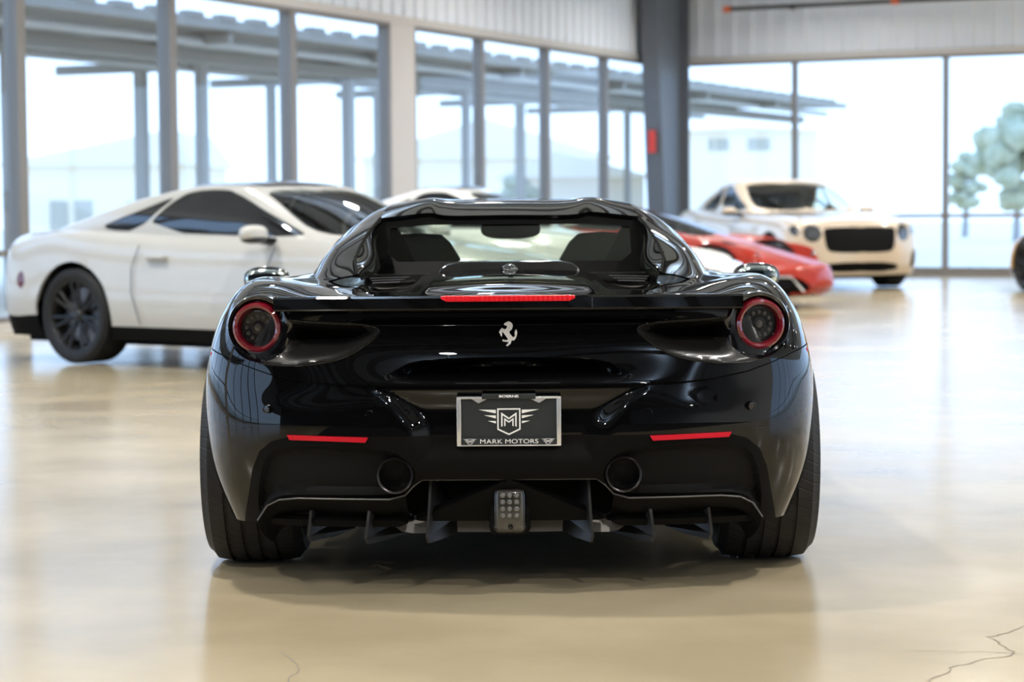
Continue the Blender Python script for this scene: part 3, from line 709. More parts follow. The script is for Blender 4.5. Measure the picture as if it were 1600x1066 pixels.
# trim line under the grilles and the diffuser
def base_y(x): return -.714 + .16 * max(0, abs(x) - .35) ** 1.35 * 2.0
for sx in (1, -1):
    q = [(.262, .353), (.285, .336), (.312, .307), (.36, .294), (.50, .293), (.64, .292), (.70, .285), (.738, .265), (.768, .220)]
    b = MB(); b.tube([(sx * x, base_y(x) - .012, z) for x, z in q], .0028, 6); b.build('lip_edge', M['edge_grey'], CAR)
    # lower lip below the grille, rolling under the car
    c0 = [(sx * x, base_y(x) - .008, z) for x, z in q[2:]]; c1 = [(sx * x * .99, base_y(x) + .04, z - .045) for x, z in q[2:]]; c2 = [(sx * x * .97, base_y(x) + .20, max(z - .10, .12)) for x, z in q[2:]]
    loft([c0, c1, c2], 5, 'lower_lip', M['matte_black'], CAR)
b = MB(); b.tube([(-.262, -.726, .353), (.262, -.726, .353)], .0028, 6); b.build('lip_edge', M['edge_grey'], CAR)
b = MB(); U = [(-.60, .36), (-.55, .34), (-.30, .24), (-.05, .15), (.3, .12), (3.4, .12), (3.4, .17), (.3, .17), (-.02, .20), (-.3, .38), (-.55, .40)]
b.prism(U, -.60, .60, lambda u, v, t: Vector((t, u, v))); b.build('underbody', M['deep_black'], CAR)
for x, top, bt, yb in ((.238, .345, .155, -.665), (.418, .290, .150, -.640), (.598, .262, .152, -.60)):
    for sx in (1, -1):
        b = MB(); pf = [(yb - .01, top), (yb - .035, .25), (yb - .035, bt + .02), (yb - .02, bt), (yb + .10, bt - .002), (yb + .22, bt + .005), (yb + .26, .20), (yb + .2, top)]
        b.prism(pf, -1, 1, lambda u, v, t: Vector((sx * (x + .004 * t - (u - yb) * {.238: .16, .418: .24, .598: .20}[x] * (.3 + 2.2 * max(0, .29 - v) / .14)), u, v)))
        b.build('diffuser_fin', M['fin_black'], CAR)
for poly, sx in (([(.055, .232), (.155, .232), (.163, .224), (.160, .178), (.0, .176), (.0, .186), (.040, .186)], 1), ([(.233, .232), (.265, .225), (.30, .208), (.352, .203), (.356, .196), (.33, .180), (.30, .175), (.233, .175)], 1)):
    for s2 in (1, -1):
        b = MB(); b.prism([(s2 * u, v) for u, v in poly], 0, 1, lambda u, v, t: Vector((u, -.600 + t * .05 + (v - .2) * .5, v))); lab(b.build('diffuser_tray', M['tray'], CAR), 'grey metal diffuser tray')
b = MB(); b.box(-.050, .050, -.735, -.60, .190, .328, bev=.018); fl_ = b.build('fog_light', M['gloss_black'], CAR)
b = MB(); b.box(-.062, .062, -.70, -.55, .180, .345, bev=.02); b.build('fog_light_bracket', M['matte_black'], CAR)
b = MB(); b.box(-.043, .043, -.741, -.70, .196, .322, bev=.012); b.build('lens_panel', M['smoke_panel'], fl_)
for i in range(3):
    for j in range(4):
        b = MB(); b.lathe([(.0001, .008), (.0055, .0065), (.0085, .002), (.009, -.004)], 16, Tm((i - 1) * .0205, -.741, .306 - .0205 * j) @ Rm(-PI / 2, 'Z')); b.build('led', M['led_grey'], fl_)
b = MB(); b.lathe([(.0085, -.004), (.0085, .002), (.006, .003), (.0045, .0), (.0001, .0)], 18, Tm(.003, -.741, .211) @ Rm(-PI / 2, 'Z')); b.build('button', M['gloss_black'], fl_)
# licence plate with its frame
PY = -.762; PZ = .532
pl = MB(); pl.box(-.150, .150, PY, PY + .012, PZ - .070, PZ + .074); plate = lab(pl.build('plate', M['plate_dark'], CAR), 'charcoal dealer plate')
fr = MB()
for bx_ in ((-.155, -.142, PZ - .072, PZ + .068), (.142, .155, PZ - .072, PZ + .068), (-.155, .155, PZ - .075, PZ - .071), (-.155, .155, PZ + .066, PZ + .0725)): fr.box(bx_[0], bx_[1], PY - .007, PY + .004, bx_[2], bx_[3], bev=.0018)
for sx in (1, -1): fr.prism([(sx * .062, .067), (sx * .112, .067), (sx * .090, .053)], -.006, .002, lambda u, v, t: Vector((u, PY + t, PZ + v)))
frame = lab(fr.build('plate_frame', M['chrome'], plate), 'chrome plate frame')
b = MB(); b.box(-.080, .080, PY - .0085, PY + .002, PZ + .0655, PZ + .0815, bev=.002); b.build('frame_tab', M['plate_dark'], plate)
b = MB(); b.box(-.140, .140, PY - .006, PY + .002, PZ - .0715, PZ - .050); b.build('frame_band', M['plate_dark'], plate)
RX = (PI / 2, 0, 0)
text_mesh('BOERNE', .0095, 'lettering', M['white_print'], plate, (0, PY - .0092, PZ + .0737), RX, bold=.0003, width=.058)
text_mesh('MARK', .0185, 'lettering', M['white_print'], plate, (-.0535, PY - .0068, PZ - .0612), RX, width=.066, space=1.06)
text_mesh('MOTORS', .0185, 'lettering', M['white_print'], plate, (.0375, PY - .0068, PZ - .0612), RX, width=.098)
def emblem(cx, cz, s, y):
    b = MB(); f = lambda u, v, t: Vector((cx + u * s, y + t, cz + v * s)); t0, t1 = -.0012, .0008
    out = [(-.5, .5), (.5, .5), (.5, -.42), (0, -.66), (-.5, -.42)]; inn = [(-.44, .44), (.44, .44), (.44, -.38), (0, -.59), (-.44, -.38)]
    for i in range(5): b.prism([out[i], out[(i + 1) % 5], inn[(i + 1) % 5], inn[i]], t0, t1, f)
    for q in (1, -1):
        b.prism([(q * u, v) for u, v in ((.335, -.30), (.335, .33), (.005, .10), (.005, .02), (.27, .20), (.27, -.26))], t0, t1, f)
        b.prism([(q * u, v) for u, v in ((.205, -.28), (.205, .09), (.005, -.05), (.005, -.13), (.145, -.02), (.145, -.25))], t0, t1, f)
        for z, w, h in ((.36, .74, .13), (.13, .50, .11), (-.10, .34, .09)):
            b.prism([(q * .56, z + h * .6), (q * (.56 + w), z + h * .68), (q * .56, z - h * .6)], t0, t1, f)
    return b.build('winged_shield', M['white_print'], plate, recalc=True)
emblem(0, PZ + .003, .069, PY - .0012)
for sx in (1, -1): emblem(sx * .116, PZ - .0605, .0155, PY - .0075)
# prancing horse emblem on the tail
hp = [(500,57),(513,60),(531,75),(536,95),(528,118),(513,132),(507,143),(522,163),(537,180),(546,178),(552,165),(548,148),(553,130),(562,119),(569,140),(566,165),(556,190),(543,204),(528,201),(521,216),(518,227),(505,238),(490,248),(483,241),(498,228),(505,216),(490,213),(470,211),(455,206),(457,197),(475,201),(494,202),(497,190),(487,176),(477,161),(468,150),(461,140),(452,134),(455,158),(452,174),(443,166),(440,150),(431,145),(434,130),(445,117),(452,108),(463,113),(472,119),(484,116),(491,104),(495,93),(485,90),(473,86),(469,77),(479,69),(490,63)]
b = MB(); b.prism([((u - 501) / 2551, (152 - v) / 2551) for u, v in hp], -.742, -.718, lambda u, v, t: Vector((u, t, .790 + v))); lab(b.build('horse_emblem', M['emblem'], CAR, 60), 'silver prancing horse emblem')
# rear-view camera pod at the window base
b = MB(); b.ellipsoid((0, .255, .950), (.030, .05, .023), 24, 14); b.build('camera_pod', M['gloss_black'], CAR)
# ---- roof, buttresses and glasshouse
st = [
 [(.60,-.02,.925),(.57,-.02,.934),(.54,-.02,.941),(.508,-.02,.945)],
 [(.655,.15,.930),(.62,.15,.957),(.575,.15,.978),(.528,.15,.990)],
 [(.675,.30,.932),(.645,.30,.975),(.592,.30,1.018),(.515,.30,1.040)],
 [(.69,.45,.935),(.655,.45,.99),(.597,.45,1.045),(.494,.45,1.088)],
 [(.705,.62,.935),(.66,.62,1.0),(.58,.62,1.075),(.469,.62,1.128)],
 [(.715,.80,.930),(.665,.80,1.01),(.565,.80,1.105),(.45,.80,1.165)],
 [(.725,1.0,.920),(.67,1.0,1.01),(.565,1.0,1.115),(.44,1.0,1.178)],
 [(.735,1.35,.895),(.68,1.35,.99),(.575,1.35,1.095),(.445,1.35,1.155)],
 [(.735,1.8,.865),(.70,1.8,.93),(.64,1.8,.99),(.54,1.8,1.03)],
 [(.66,2.25,.845),(.645,2.26,.85),(.62,2.27,.857),(.57,2.28,.862)]]
roofc = [[(.36,.62,1.140),(.28,.625,1.146),(.24,.62,1.138),(0,.62,1.137)], [(.37,.80,1.180),(.285,.80,1.192),(.235,.80,1.182),(0,.80,1.179)], [(.36,1.0,1.192),(.28,1.0,1.201),(.235,1.0,1.194),(0,1.0,1.194)],
         [(.36,1.35,1.175),(.28,1.35,1.184),(.235,1.35,1.184),(0,1.35,1.188)], [(.40,1.8,1.052),(.28,1.8,1.062),(.2,1.8,1.064),(0,1.8,1.068)], [(.40,2.3,.863),(.28,2.31,.865),(.2,2.32,.866),(0,2.33,.868)]]
NS = 10
sideG, svv, suu = dense(np.array(st), [NS] * 9, [8, 8, 8])
rg = [[st[4 + i][3]] + roofc[i] + [(-x, y, z) for x, y, z in roofc[i][-2::-1]] + [(-st[4 + i][3][0],) + st[4 + i][3][1:]] for i in range(6)]
roofG, rvv, ruu = dense(np.array(rg), [NS] * 5, [6, 6, 6, 8, 8, 6, 6, 6])
edge = sideG[4 * NS:, -1]; dl = edge - roofG[:, 0]; n = roofG.shape[1]
mir = dl * np.array([-1, 1, 1])
for k in range(7):
    w = 1 - k / 7; roofG[:, k] += dl * w; roofG[:, n - 1 - k] += mir * w
side_glass_p = chaikin([(5.0, .75), (5.0, 2.1), (5.6, 2.55), (7.0, 2.62), (8.0, 2.4), (8.75, 1.3), (8.7, .25), (7.0, .18), (5.4, .25)], 2)
for sx in (1, -1):
    Gs = sideG * np.array([sx, 1, 1]); ms = grid_mesh(Gs, svv, suu, flip=(sx > 0))
    if (ms[0][len(ms[0]) // 2, 3] * sx) < 0: ms = grid_mesh(Gs, svv, suu, flip=not (sx > 0))
    gl, ms = clip(ms, lambda A: sd_poly(A[:, 7], A[:, 6], side_glass_p))
    emit(ms, 'buttress', M['black_paint'], CAR, .006)
    emit(move(gl, lambda A: A[:, :3] - A[:, 3:6] * .004), 'side_window', M['glass_car'], CAR)
    # inner face of the buttress
    ridge = [[c[3][0] * sx, c[3][1], c[3][2]] for c in st[:5]]
    inner = [(.490,.0,.926), (.470,.18,.935), (.447,.34,.957), (.461,.48,1.0), (.455,.62,1.122)]
    mids = [((a[0] + sx * i[0]) / 2, (a[1] + i[1]) / 2 + .012, (a[2] + i[2]) / 2 - .006) for a, i in zip(ridge, inner)]
    mids = [(a[0] * .3 + sx * i[0] * .7, (a[1] + i[1]) / 2, a[2] * .62 + i[2] * .38) for a, i in zip(ridge, inner)]
    o = loft([ridge, mids, [(sx * i[0], i[1], i[2]) for i in inner]], 8, 'buttress_inner', M['black_paint'], CAR, flip=(sx > 0))
    b = MB(); b.tube([(c[0] - sx * .006, c[1], c[2] + .0005) for c in ridge], .005, 8); b.build('seal', M['deep_black'], CAR)
ms = grid_mesh(roofG, rvv, ruu)
if ms[0][len(ms[0]) // 3, 5] < 0: ms = grid_mesh(roofG, rvv, ruu, flip=True)
ws, ms = clip(ms, lambda A: sd_poly(A[:, 6], A[:, 7], chaikin([(.35, 3.15), (7.65, 3.15), (7.75, 4.0), (7.75, 4.93), (.25, 4.93), (.25, 4.0)], 2)))
emit(ms, 'roof', M['black_paint'], CAR, .012)
emit(ws, 'windscreen', M['glass_car'], CAR)
# rear window in its black surround, cabin
b = MB(); fo = [(-.475, .93), (-.475, 1.0), (-.462, 1.128), (-.28, 1.138), (.28, 1.138), (.462, 1.128), (.475, 1.0), (.475, .93)]; fi = [(-.40, .972), (-.435, 1.0), (-.43, 1.092), (-.28, 1.103), (.28, 1.103), (.43, 1.092), (.435, 1.0), (.40, .972)]
for i in range(8):
    j = (i + 1) % 8; b.prism([fo[i], fo[j], fi[j], fi[i]],   .632, .655, lambda u, v, t: Vector((u, t - (1.13 - v) * .35, v)))
b.build('window_surround', M['matte_black'], CAR)
b = MB(); b.prism(fi, .640, .644, lambda u, v, t: Vector((u, t - (1.13 - v) * .35, v))); b.build('rear_window', M['glass_car'], CAR)
b = MB(); wr_ = [(-.245, .938), (-.236, .958), (-.215, .972), (-.17, .979), (.17, .979), (.215, .972), (.236, .958), (.245, .938)]
b.prism(wr_, .27, .42, lambda u, v, t: Vector((u, t + (v - .938) * .5, v))); o = b.build('window_rim', M['gloss_black'], CAR); md = o.modifiers.new('soft', 'BEVEL'); md.width = .008; md.segments = 3
b = MB()
for bx_ in ((-.72, .72, .56, 2.3, .22, .26), (-.74, -.70, .45, 2.3, .22, .86), (.70, .74, .45, 2.3, .22, .86), (-.64, .64, .50, .56, .22, .93), (-.70, .70, 1.95, 2.3, .22, .80)): b.box(*bx_)
b.build('cabin_tub', M['leather'], CAR)
b = MB()
for sx in (1, -1):
    b.prism([(.465, 1.13), (.425, 1.125), (.345, .975), (.335, .93), (.50, .93)], .67, .74, lambda u, v, t: Vector((sx * u, t, v)))
b.build('roll_hoop', M['deep_black'], CAR)
b = MB(); b.tube([(-.33, 1.98, .80), (-.22, 1.96, .86), (0, 1.98, .83), (.3, 1.98, .82)], .05, 8); b.build('dashboard', M['leather'], CAR)
for sx in (1, -1):
    b = MB(); c0 = []
    pr = [(.20, .45), (.22, .75), (.205, .88), (.15, .98), (.118, 1.035), (.085, 1.066), (0, 1.072)]
    outl = pr + [(-x, z) for x, z in pr[-2::-1]]
    b.prism(outl, -.05, .05, lambda u, v, t: Vector((sx * .335 + u, .86 + t * (1 - .3 * (v > 1.0)) - (v - .5) * .18, v)))
    o = b.build('seat', M['leather'], CAR)
    md = o.modifiers.new('soft', 'BEVEL'); md.width = .025; md.segments = 3
b = MB(); b.ellipsoid((0, 1.42, 1.078), (.118, .03, .040), 28, 14, power=.7); vm = b.build('rear_view_mirror', M['deep_black'], CAR)
b = MB(); b.tube([(0, 1.43, 1.10), (0, 1.50, 1.15)], .012, 8); b.build('mirror_stem', M['deep_black'], vm)
# door mirrors
for sx in (1, -1):
    b = MB(); b.ellipsoid((sx * 1.025, 1.92, .868), (.098, .06, .055), 24, 14, power=.8); dm = b.build('door_mirror', M['black_paint'], CAR)
    b = MB(); b.ellipsoid((sx * 1.025, 1.868, .870), (.082, .012, .042), 24, 12, power=.7); b.build('mirror_face', M['mirror_glass'], dm)
    b = MB(); b.tube([(sx * .84, 1.98, .80), (sx * .94, 1.94, .83)], [.03, .022], 10); b.build('mirror_stalk', M['gloss_black'], dm)
# wheels
def wheel(parent, x, y, R, width, rim, spokes, sx, grooves=4, rim_mat=None, sub=None, twin=True):
    w = thing('wheel', 'x', 'x'); del w['label']; del w['category']; w.parent = parent; w.location = (x, y, R)
    hw = width / 2; sh = R - .028; prof = [(rim - .012, -hw + .03), (rim + .004, -hw + .008), (rim + .035, -hw - .004), (rim + (R - rim) * .6, -hw - .004), (sh, -hw + .006), (R - .008, -hw + .022)]
    gx = [(-.5 + (k + 1) / (grooves + 1)) * (width - .05) for k in range(grooves)]; g = .006 if grooves else 0
    for q in gx: prof += [(R, q - g - .001), (R - .008, q - g), (R - .008, q + g), (R, q + g + .001)]
    prof += [(r, -p) for r, p in prof[5::-1]]
    b = MB(); b.lathe([(r, p * sx) for r, p in prof], 64); b.build('tyre', M['tread'], w, 40)
    if rim_mat is None: return w
    o_ = hw - .012
    b = MB(); b.lathe([(rim - .014, -hw + .02), (rim - .03, 0), (rim - .03, o_ - .03), (rim - .010, o_), (rim + .004, o_ + .004), (rim + .004, o_ - .01), (rim - .018, -.02)], 56, Matrix.Scale(sx, 4, (1, 0, 0))); b.build('rim', rim_mat, w, 40)
    b = MB(); sa = Matrix.Scale(sx, 4, (1, 0, 0))
    for k in range(spokes):
        a = 2 * PI * k / spokes
        for d in ((-.16, .16) if twin else (0,)):
            p0 = Vector((o_ - .045, .04 * math.sin(a), .04 * math.cos(a))); p1 = Vector((o_ - .018, (rim - .015) * math.sin(a + d), (rim - .015) * math.cos(a + d))); pm = (p0 + p1) / 2 + Vector((.004, 0, 0))
            b.tube([sa @ p0, sa @ pm, sa @ p1], [.016, .013, .014], 6)
    b.build('spokes', rim_mat, w)
    b = MB(); b.lathe([(.0001, o_ - .015), (.035, o_ - .02), (.06, o_ - .05), (.06, o_ - .08)], 24, sa); b.build('hub', rim_mat, w)
    b = MB(); b.lathe([(.06, o_ - .10), (rim * .78, o_ - .10), (rim * .78, o_ - .13), (.06, o_ - .13)], 40, sa, closed=True); b.build('brake_disc', M['steel_dark'], w)
    return w
for sx in (1, -1):
    wheel(CAR, sx * .832, 0, .345, .305, .254, 5, sx, 4, M['wheel_black']); wheel(CAR, sx * .84, 2.65, .335, .245, .254, 5, sx, 3, M['wheel_black'])
    for yc, zc, R in ((0, .345, .378), (2.65, .335, .362)):
        b = MB()
        b.lathe([(R + .012, sx * .60), (R + .012, sx * .93), (R, sx * .93), (R, sx * .60)], 40, Tm(0, yc, zc), True, -PI * .47, PI * .47)
        b.lathe([(.0001, sx * .60), (R + .012, sx * .60)], 40, Tm(0, yc, zc), False, -PI * .47, PI * .47)
        b.build('wheel_liner', M['deep_black'], CAR)
# ------------------------------------------------------------------ the other cars
def gencar(name, label, S, paint, loc, head, group=None):
    """S: dimensions; every car gets its own shell, glass, cut-outs and wheels"""
    hx, hy = head; L = math.hypot(hx, hy); root = thing(name, label, 'car', (loc[0], loc[1], 0), math.atan2(-hx / L, hy / L), group)
    w, wb, yr, yf = S['w'], S['wb'], -S['roh'], S['wb'] + S['foh']; zd, zf = S['zd'], S['zf']; yb, zb, yc, zc = S['yb'], S['zb'], S['yc'], S['zc']; wi = S['wi']
    lp = lambda a, c, t: a + (c - a) * t
    shy = [q[0] for q in S['sh']]; shz = [q[1] for q in S['sh']]; wfx = S.get('wf', [(yr, .97), (0, 1.0), (wb * .45, .965), (wb, .99), (yf, .95)])
    def end(f, rear):
        x = f * w; c = []
        if rear: ye, dy, zt, yt, zt2 = yr, S.get('rdy', [.12, .04, .01, 0, .01, .03, .07]), zd, yb, zb
        else: ye, dy, zt, yt, zt2 = yf, S.get('fdy', [.10, .03, 0, .01, .03, .07, .16]), zf, yc, zc
        sg = 1 if rear else -1; k = S.get('rk' if rear else 'fk', .16) * (f / .8) ** 2.4
        z0 = S.get('z0', .2); fr = [0, .16, .33, .52, .72, .90, 1.0]
        for d, q in zip(dy, fr): c.append((x, ye + sg * (d + k), z0 + (zt - z0) * q - (.02 * (f / .8) ** 2 if q == 1 else 0)))
        y6 = c[-1][1]; z6 = c[-1][2]; xi = f / .8 * wi * .86; yi = yt + sg * -.10 * (f / .8) ** 2 * (1 if not rear else .6) * (1 if rear else -1) * (-1 if rear else -1)
        yi = yt - .12 * (f / .8) ** 2 if not rear else yt + .10 * (f / .8) ** 2
        for t in (.2, .45, .72, 1.0): c.append((lp(x, xi, t), lp(y6, yi, t), lp(z6, zt2 - (.012 * (f / .8) ** 2), t ** S.get('hp', .8))))
        return c
    def corner(rear):
        ye = yr + S.get('rc', .30) if rear else yf - S.get('fc', .34); zt = zd if rear else zf + .02
        zt = np.interp(ye, shy, shz); c = []; z0 = S.get('z0', .2)
        for q, m in zip([0, .16, .33, .52, .72, .90, 1.0], [.90, .945, .96, .96, .945, .91, .85]): c.append((w * m, ye, z0 + (zt - z0) * q))
        xi, yi, zi = wi * .95, (yb + .16 if rear else yc - .20), (zb if rear else zc) - .015
        for t in (.25, .5, .75, 1.0): c.append((lp(c[6][0], xi, t), lp(ye, yi, t), lp(zt, zi, t ** .8)))
        return c
    ys = [yr + S.get('q', .62), 0, wb * .25, wb * .5, wb * .75, wb, yf - S.get('fq', .62)]
    def side(y, i):
        zt = np.interp(y, shy, shz); k = np.interp(y, [q[0] for q in wfx], [q[1] for q in wfx]); c = []; z0 = S.get('z0', .2)
        for q, m in zip([0, .16, .35, .55, .75, .92, 1.0], S.get('sec', [.94, .98, 1.0, .995, .985, .955, .915])): c.append((w * m * k, y, z0 + (zt - z0) * q))
        t0 = (i + 1) / 8.0; yi = lp(yb + .16, yc - .20, t0); zi = lp(zb, zc, t0) - .01; xi = wi
        for t in (.25, .5, .75, 1.0): c.append((lp(c[6][0], xi, t), lp(y, yi, t), lp(zt, zi, t) + .018 * math.sin(PI * t)))
        return c
    half = [end(0, True), end(.45, True), end(.76, True), corner(True)] + [side(y, i) for i, y in enumerate(ys)] + [corner(False), end(.76, False), end(.45, False), end(0, False)]
    ring = half + [[(-x, y, z) for x, y, z in c] for c in half[-2:0:-1]]
    G, vv, uu = dense(np.array(ring, float).swapaxes(0, 1), [5] * 10, [6] * 28, closed=True)
    B = grid_mesh(G, vv, uu, closed=True); k = np.argmax(B[0][:, 0])
    if B[0][k, 3] < 0: B = grid_mesh(G, vv, uu, flip=True, closed=True)
    R = S['R']
    for yc_ in (0, wb): _, B = clip(B, arch(yc_, R, R + S.get('gap', .035)))
    for cname, material, where, poly, inset, lb in S.get('cuts', []):
        poly = chaikin(poly, 2) if len(poly) > 3 else poly
        def fn(A):
            if where == 'front': m = A[:, 1] > wb + S.get('fm', .15); s = sd_poly(ax(A), A[:, 2], poly)
            elif where == 'rear': m = A[:, 1] < -.35; s = sd_poly(ax(A), A[:, 2], poly)
            elif where == 'top': m = A[:, 2] > .5; s = sd_poly(ax(A), A[:, 1], poly)
            else: m = ax(A) > w * .6; s = sd_poly(A[:, 1], A[:, 2], poly)
            return np.where(m, s, 9.0)
        C, B = clip(B, fn)
        if min(q[0] for q in poly) <= .01 and where in ('front', 'rear', 'top'): parts = [C]
        else: a, c = clip(C, lambda A: A[:, 0]); parts = [a, c]
        for p in parts:
            o = emit(move(p, lambda A: A[:, :3] - A[:, 3:6] * inset), cname, M[material] if isinstance(material, str) else material, root, 0, True)
            if o and lb: lab(o, lb)
    if 'band' in S:
        lo, B = clip(B, lambda A: A[:, 2] - S['band']); o = emit(lo, 'side_skirt', M['matte_black'], root, .01); lab(o, 'matte black lower skirt')
    emit(B, 'body_shell', paint, root, .02)
    # glasshouse
    inner = [c[-1] for c in half]; wr, yrr, yrf, zr = S['wr'], S['yrr'], S['yrf'], S['zr']
    gh = []
    for i, p in enumerate(inner):
        if i <= 2: rx, ry = p[0] / wi * wr, yrr + .05 * (i / 2) ** 2
        elif i >= 12: rx, ry = p[0] / wi * wr, yrf - .05 * ((14 - i) / 2) ** 2
        else: rx, ry = wr * (.97 if i in (3, 11) else 1), lp(yrr + .12, yrf - .10, (i - 3) / 8)
        p = np.array(p); zrail = zr - .045 + .025 * (1 - abs(rx) / wr) - S.get('drop', .05) * (max(0, (i - 7)) / 7) ** 2 * .6 - S.get('rdrop', .10) * (max(0, 7 - i) / 7) ** 2
        q = np.array((rx, ry, zrail)); out = np.array((.03 * abs(rx) / wr, 0, 0)); a = p + (q - p) * .36 + out + np.array((0, 0, .012)); c = p + (q - p) * .72 + out * .9 + np.array((0, 0, .018))
        m = np.array((rx * .62, lp(ry, (yrr + yrf) / 2, .25), zr - .012 - (zr - .045 - zrail) * .5)); e = np.array((rx * .001, lp(ry, (yrr + yrf) / 2, .55), zr))
        gh.append([tuple(p), tuple(a), tuple(c), tuple(q), tuple(m), tuple(e)])
    ring = gh + [[(-x, y, z) for x, y, z in c] for c in gh[-2:0:-1]]
    G, vv, uu = dense(np.array(ring, float).swapaxes(0, 1), [6] * 5, [6] * 28, closed=True)
    H = grid_mesh(G, vv, uu, closed=True); k = np.argmax(H[0][:, 0])
    if H[0][k, 3] < 0: H = grid_mesh(G, vv, uu, flip=True, closed=True)
    u = lambda A: np.minimum(A[:, 6], 28 - A[:, 6])          # same on both flanks: 0 rear .. 14 front
    ws, H = clip(H, lambda A: sd_poly(u(A), A[:, 7], chaikin([(S.get('ws', 11.9), .10), (S.get('ws', 11.9) - .15, 1.6), (S.get('ws', 11.9) + .1, S.get('wst', 2.8)), (14.5, S.get('wst', 2.8) + .05), (14.5, .05)], 2)))
    bl, H = clip(H, lambda A: sd_poly(u(A), A[:, 7], chaikin([(2.2, .15), (2.3, 2.7), (-.5, 2.8), (-.5, .1)], 2)))
    emit(ws, 'windscreen', M['glass_car'], root); emit(bl, 'rear_window', M['glass_dark'], root)
    for poly in S['sidewin']:
        g, H = clip(H, lambda A: sd_poly(u(A), A[:, 7], chaikin(poly, 1))); a, c = clip(move(g, lambda A: A[:, :3] - A[:, 3:6] * .008), lambda A: A[:, 0])
        emit(a, 'side_window', S.get('glass', M['glass_dark']), root); emit(c, 'side_window', S.get('glass', M['glass_dark']), root)
    if 'roofmat' in S:
        rf, H = clip(H, lambda A: 3.25 - A[:, 7]); lab(emit(rf, 'roof_panel', M[S['roofmat']], root), 'black roof panel')
    emit(H, 'roof', paint, root, .02)
    # cabin, wheels, mirrors
    b = MB(); b.box(-wi * .9, wi * .9, yb + .5, yc + .05, .25, .30); b.box(-wi * .93, -wi * .88, yb + .3, yc, .25, min(zb, zc) - .14); b.box(wi * .88, wi * .93, yb + .3, yc, .25, min(zb, zc) - .14); b.box(-wi * .9, wi * .9, yb + .25, yb + .32, .25, zb - .04)
    b.build('cabin_tub', M['leather'], root)
    b = MB(); b.tube([(-wi * .72, yc - .46, zc - .14), (0, yc - .36, zc - .12), (wi * .72, yc - .46, zc - .14)], .10, 10); b.build('dashboard', M[S.get('dash', 'leather')], root)
    for sx in (1, -1):
        b = MB(); ysx = lp(yb, yc, .46); zh = zr - .20
        b.prism([(.24, .4), (.25, zc - .2), (.2, zc + .02), (.13, zh - .02), (.10, zh), (-.10, zh), (-.13, zh - .02), (-.2, zc + .02), (-.25, zc - .2), (-.24, .4)], 0, .12, lambda a, v, t: Vector((sx * .36 + a, ysx + t - (v - .4) * .22, v))); b.build('seat', M['leather'], root)
    b = MB()
    ang = [2 * PI * k / 24 for k in range(25)]; b.tube([(-.36 + .18 * math.cos(a), yc - .62 - .06 * math.sin(a), zc - .02 + .18 * math.sin(a)) for a in ang], .018, 8); b.build('steering_wheel', M['leather'], root)
    for sx in (1, -1):
        tw = S.get('tw', .27)
        for yy in (0, wb): wheel(root, sx * (w - .02 - tw / 2), yy, R, tw, S.get('rim', R * .72), S.get('spokes', 5), sx, 0, M['wheel_black'])
        b = MB(); mx, my, mz = S['mir']; b.ellipsoid((sx * mx, my, mz), (.115, .075, .062), 20, 12, power=.8); o = b.build('door_mirror', paint, root)
        b = MB(); b.ellipsoid((sx * mx, my + .004, mz - .030), (.105, .07, .040), 18, 10, power=.8); b.tube([(sx * (mx - .20), my + .02, mz - .06), (sx * (mx - .06), my, mz - .045)], .028, 8); b.build('mirror_base', M['gloss_black'], o)
        for yy in (0, wb):
            b = MB(); b.lathe([(R + .06, sx * (w - .36)), (R + .06, sx * (w - .10)), (R + .05, sx * (w - .10)), (R + .05, sx * (w - .36))], 30, Tm(0, yy, R), True, -PI * .6, PI * .6); b.build('wheel_liner', M['deep_black'], root)
    b = MB(); b.box(-w * .72, w * .72, yr + .3, yf - .3, .15, .24); b.build('underbody', M['matte_black'], root)
    return root
def extra(root, mb, name, material, lb=None):
    o = mb.build(name, M[material], root)
    if lb: lab(o, lb)
    return o
# --- white fastback coupe on the left
fast = dict(w=.965, wb=2.72, roh=1.06, foh=.98, zd=.985, zf=.78, yb=-.55, zb=1.02, yc=2.34, zc=.955, wi=.76, wr=.58, yrr=.62, yrf=1.55, zr=1.365, R=.365, tw=.30, rim=.268, spokes=7, gap=.045,
    rdy=[.16, .06, .01, 0, .02, .07, .16], sh=[(-1.06, .88), (-.6, .95), (0, .97), (.8, .93), (1.5, .915), (2.3, .92), (2.72, .91), (3.3, .83), (3.7, .75)], roofmat='gloss_black', drop=.06, rdrop=.07, mir=(1.04, 1.93, .985), dash='dash_white', band=.30,
    sidewin=[[(4.25, .40), (4.7, .10), (5.85, .06), (5.55, 2.1), (5.1, 1.9)], [(5.98, .06), (5.68, 2.25), (6.2, 2.62), (8.0, 2.75), (9.7, 2.65), (11.0, .9), (11.4, .06)]],
    cuts=[('rear_lamp', 'dark_red_lens', 'rear', [(.42, .72), (.86, .72), (.86, .82), (.42, .82)], .01, 'dark tail lamp'), ('rear_diffuser', 'matte_black', 'rear', [(-.1, .05), (.99, .05), (.99, .36), (.80, .43), (-.1, .43)], .01, 'matte black rear diffuser'),
          ('headlight', 'lamp_glass', 'front', [(.50, .60), (.70, .60), (.90, .64), (.90, .71), (.60, .68)], .006, 'slim dark headlight'), ('grille', 'grille_mesh', 'front', [(-.2, .40), (.58, .40), (.63, .50), (.60, .57), (-.2, .57)], .012, 'black front grille'), ('lower_intake', 'matte_black', 'front', [(-.2, .25), (.70, .25), (.62, .33), (-.2, .33)], .02, None),
          ('marker_lamp', 'dark_red_lens', 'side', [(-.60, .56), (-.52, .56), (-.52, .70), (-.60, .70)], .006, 'small dark red side marker')])
E1 = (.81, -.59)
c1 = gencar('coupe', 'white fastback coupe with black wheels parked by the left windows', fast, M['white_paint'], (-2.73, 9.84), E1)
